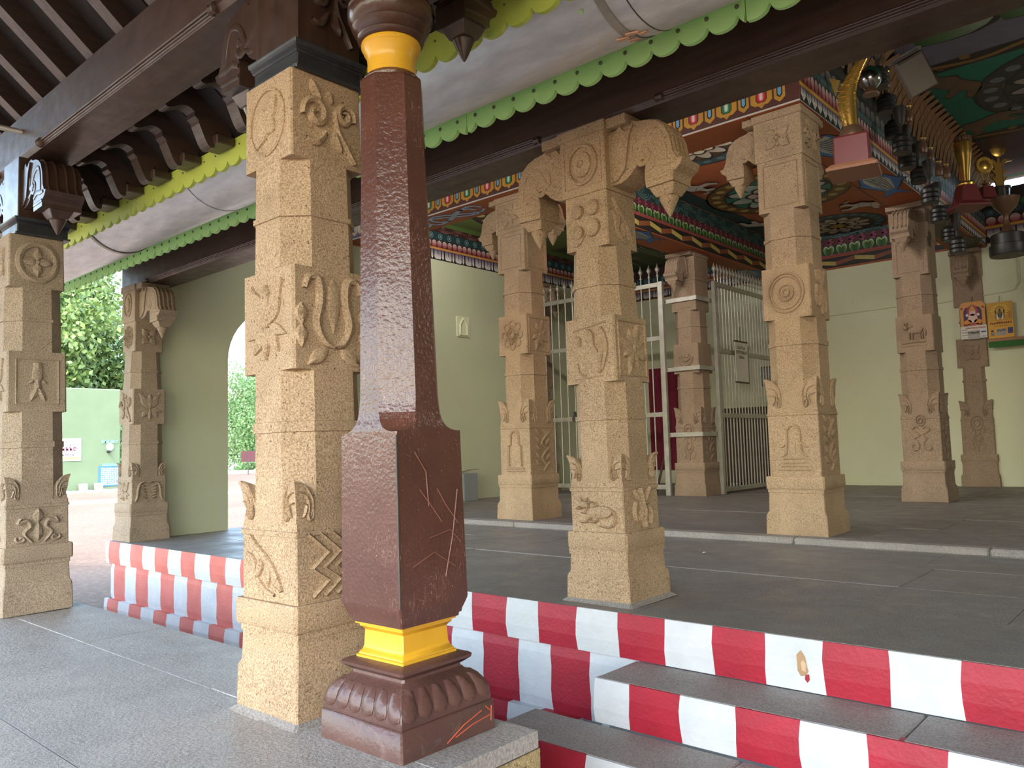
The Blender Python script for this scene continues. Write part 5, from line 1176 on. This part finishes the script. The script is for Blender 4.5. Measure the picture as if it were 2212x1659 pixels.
# ================================================================== OUTSIDE
cw = tag(MB().box(-42.6, 2.0, GZ, -42.1, 17.2, 4.50, .05).build('compound_wall', WALLM), 'long mint green compound wall beyond the road, seen past the fish pillar', 'wall')
sb = empty('wall_banner', (-42.09, 14.1, 1.0), 'printed white banner on the mint wall beside the fish pillar', 'banner'); MB().box(0, -1.2, -.1, .02, 1.2, 1.0).build('sheet', SHEET, sb)
p = Paint((.02, 0, 0), (0, 1, 0), (0, 0, 1), (1, 0, 0)); p.rect(-1.15, -.05, 1.1, .92, (214, 206, 214), 1); p.rect(-1.15, -.05, 1.1, .1, (226, 180, 100), 2); scribble(p, -.9, .62, 1.9, .16, 10, (150, 130, 150), .04, rr, 3); scribble(p, -.9, .4, 1.9, .18, 11, (120, 40, 70), .06, rr, 3); scribble(p, -.7, .15, 1.6, .1, 14, (80, 60, 90), .03, rr, 3); p.build('banner_print', sb)
bb = empty('blue_sign', (-42.09, 16.75, -.42), 'blue painted notice with white lettering low on the mint wall', 'sign'); MB().box(0, -.62, 0, .012, .75, 1.02).build('sheet', mat_flat('blue_paint', (54, 104, 160), .6), bb)
p = Paint((.012, 0, 0), (0, 1, 0), (0, 0, 1), (1, 0, 0))
for k in range(9): scribble(p, -.5, .86-.1*k, 1.1, .062, 13, (214, 222, 230), .022, rr, 1)
p.build('white_lettering', bb)
mk = empty('stencil_mark', (-42.06, 16.6, 1.0), 'faint green stencilled lettering and a black spike on the mint wall', 'mark'); p = Paint((0, 0, 0), (0, 1, 0), (0, 0, 1), (1, 0, 0)); scribble(p, -.35, .75, .8, .16, 6, (120, 214, 170), .05, rr, 1); scribble(p, -.3, -.42, .75, .12, 7, (120, 214, 170), .05, rr, 1); p.disc(.05, .55, .2, (140, 218, 176), 1); p.build('stencil', mk); MB().tube([(-.02, 0, .32), (.22, 0, .32)], [.09, .05], 8).build('spike', BLACKP, mk)
for i, (yy, zz, ln) in enumerate(((15.35, 0, .0), (15.75, .0, .1))):
    MBo = MB().box(-.03, -.2, 0, .03, .2, .38, .01).build('loose_tile', SHEET); MBo.location = (-41.82, yy+.32*i, GZ+.01); MBo.rotation_euler = (0, R_(-14), 0); tag(MBo, ('white tile leaning at the foot of the mint wall, nearer one', 'white tile leaning at the foot of the mint wall, half hidden')[i], 'tile')
rd = struct(MB().box(-160, -60, GZ-.05, -60, 160, GZ+.012).build('road', ASPH))
struct(MB().prism([(-29.5, -60), (-27.6, -60), (-33, 100), (-36, 100)], lambda a, b, q_: (a, b, q_), GZ-.02, GZ+.008).build('road', ASPH))
kb2 = empty('road_kerb', (0, 0, GZ), 'blue and white painted road kerb seen through the arch', 'kerb'); k0 = None
for i in range(40):
    m = MB().box(-59.9, 0, 0, -59.6, 1.0, .3, .03); o = m.build('kerb_stone', SHEET if i % 2 else mat_flat('kerb_blue', (90, 130, 160), .7) if i < 2 else SHEET, kb2); o.location.y = 22+i*1.0
sgn = empty('road_sign', (-57.5, 33.3, GZ), 'small red brown board on a post by the road, seen through the arch', 'sign'); MB().tube([(0, 0, 0), (0, 0, 1.3)], .05, 6).build('post', DKSTEEL, sgn); MB().box(-.03, -.6, 1.0, .03, .6, 1.85, .01).build('panel', mat_flat('red_brown_sign', (88, 46, 48), .6), sgn)

def tree(loc, h, crown, n, label, mat, leaf=.22, seed=1, group=None, trunk=True, flat=.75, low=.25):
    t = empty('leafy_tree', loc, label, 'tree', group); rg = np.random.default_rng(seed)
    if trunk:
        m = MB(); m.tube([(0, 0, 0), (.1, .05, h*.3), (0, .1, h*.6)], [crown*.09, crown*.07, crown*.03], 8)
        for k in range(7):
            a = k*.9; m.tube([(.05, .05, h*.28+.05*k), (math.cos(a)*crown*.35, math.sin(a)*crown*.35, h*.5), (math.cos(a)*crown*.7, math.sin(a)*crown*.7, h*.68)], [crown*.04, crown*.025, crown*.008], 5)
        m.build('trunk', BARK, t, True)
    nc = 70; cc = rg.normal(size=(nc, 3)); cc /= np.linalg.norm(cc, axis=1)[:, None]; cc *= (rg.random(nc)**.4)[:, None]
    cc = cc*np.array([crown, crown, crown*flat])+np.array([0, 0, h*(low+.42)])
    idx = rg.integers(0, nc, n); P = cc[idx]+rg.normal(size=(n, 3))*crown*.14; P[:, 2] = np.maximum(P[:, 2], .15)
    d = rg.normal(size=(n, 3)); d[:, 2] -= .5; d /= np.linalg.norm(d, axis=1)[:, None]
    e = np.cross(d, rg.normal(size=(n, 3))); e /= np.linalg.norm(e, axis=1)[:, None]
    L = leaf*(.6+.8*rg.random(n))[:, None]; Wd = L*.34
    v = np.stack([P, P+d*L*.5+e*Wd, P+d*L, P+d*L*.5-e*Wd], 1).reshape(-1, 3)
    me = bpy.data.meshes.new('foliage'); me.vertices.add(4*n); me.vertices.foreach_set('co', v.ravel()); me.loops.add(4*n); me.loops.foreach_set('vertex_index', np.arange(4*n, dtype=np.int32))
    me.polygons.add(n); me.polygons.foreach_set('loop_start', np.arange(0, 4*n, 4, dtype=np.int32)); me.update(calc_edges=True); me.materials.append(mat)
    o = bpy.data.objects.new('foliage', me); COL.objects.link(o); o.parent = t; stuff(o); return t
tree((-50, 15.5, GZ), 15, 5.2, 62000, 'big leafy tree rising behind the mint wall', LEAF1, .30, 1, None, True, 1.15, .10)
tree((-63, 19.5, GZ), 15, 5.4, 14000, 'second tree behind the mint wall, further right and half hidden', LEAF1, .45, 2, None, True, .95, .1)
tree((-50, .5, GZ), 14, 5.2, 9000, 'tree behind the mint wall at the far left, beyond the fish pillar', LEAF1, .45, 5, None, True, .95, .1)
tree((-75, 47.0, GZ), 12.5, 7.2, 52000, 'feathery light green tree beyond the road, seen through the arch', LEAF2, .27, 3, None, True, .8, .02)
tree((-79, 29.0, GZ), 10, 4.2, 12000, 'smaller light green tree beyond the road, left side of the arch', LEAF2, .4, 6, None, True, .8, .0)
for i, (xx, yy) in enumerate(((-62.5, 33.2), (-62.8, 36.7), (-63, 40.2), (-62.8, 29.7))):
    tree((xx, yy, GZ), 1.5, 1.15, 3500, ('low bush by the road kerb, below the feathery tree', 'low bush by the road kerb, under the red brown sign', 'low bush by the road kerb, right end of the row', 'low bush by the road kerb, left end of the row')[i], LEAF2, .2, 20+i, None, False, .7, -.1).name = 'roadside_bush'
# rubble along the foot of the wall
rb = MB(); rg = random.Random(9)
for i in range(160):
    xx, yy, s_ = -41.2+rg.uniform(0, 1.3), rg.uniform(13.8, 17.6), rg.uniform(.03, .12); rb.box(xx-s_, yy-s_*.8, GZ-.01, xx+s_, yy+s_, GZ+s_*.9)
tag(stuff(rb.build('rubble', SHEET)), 'strip of pale rubble along the foot of the mint wall', 'rubble')
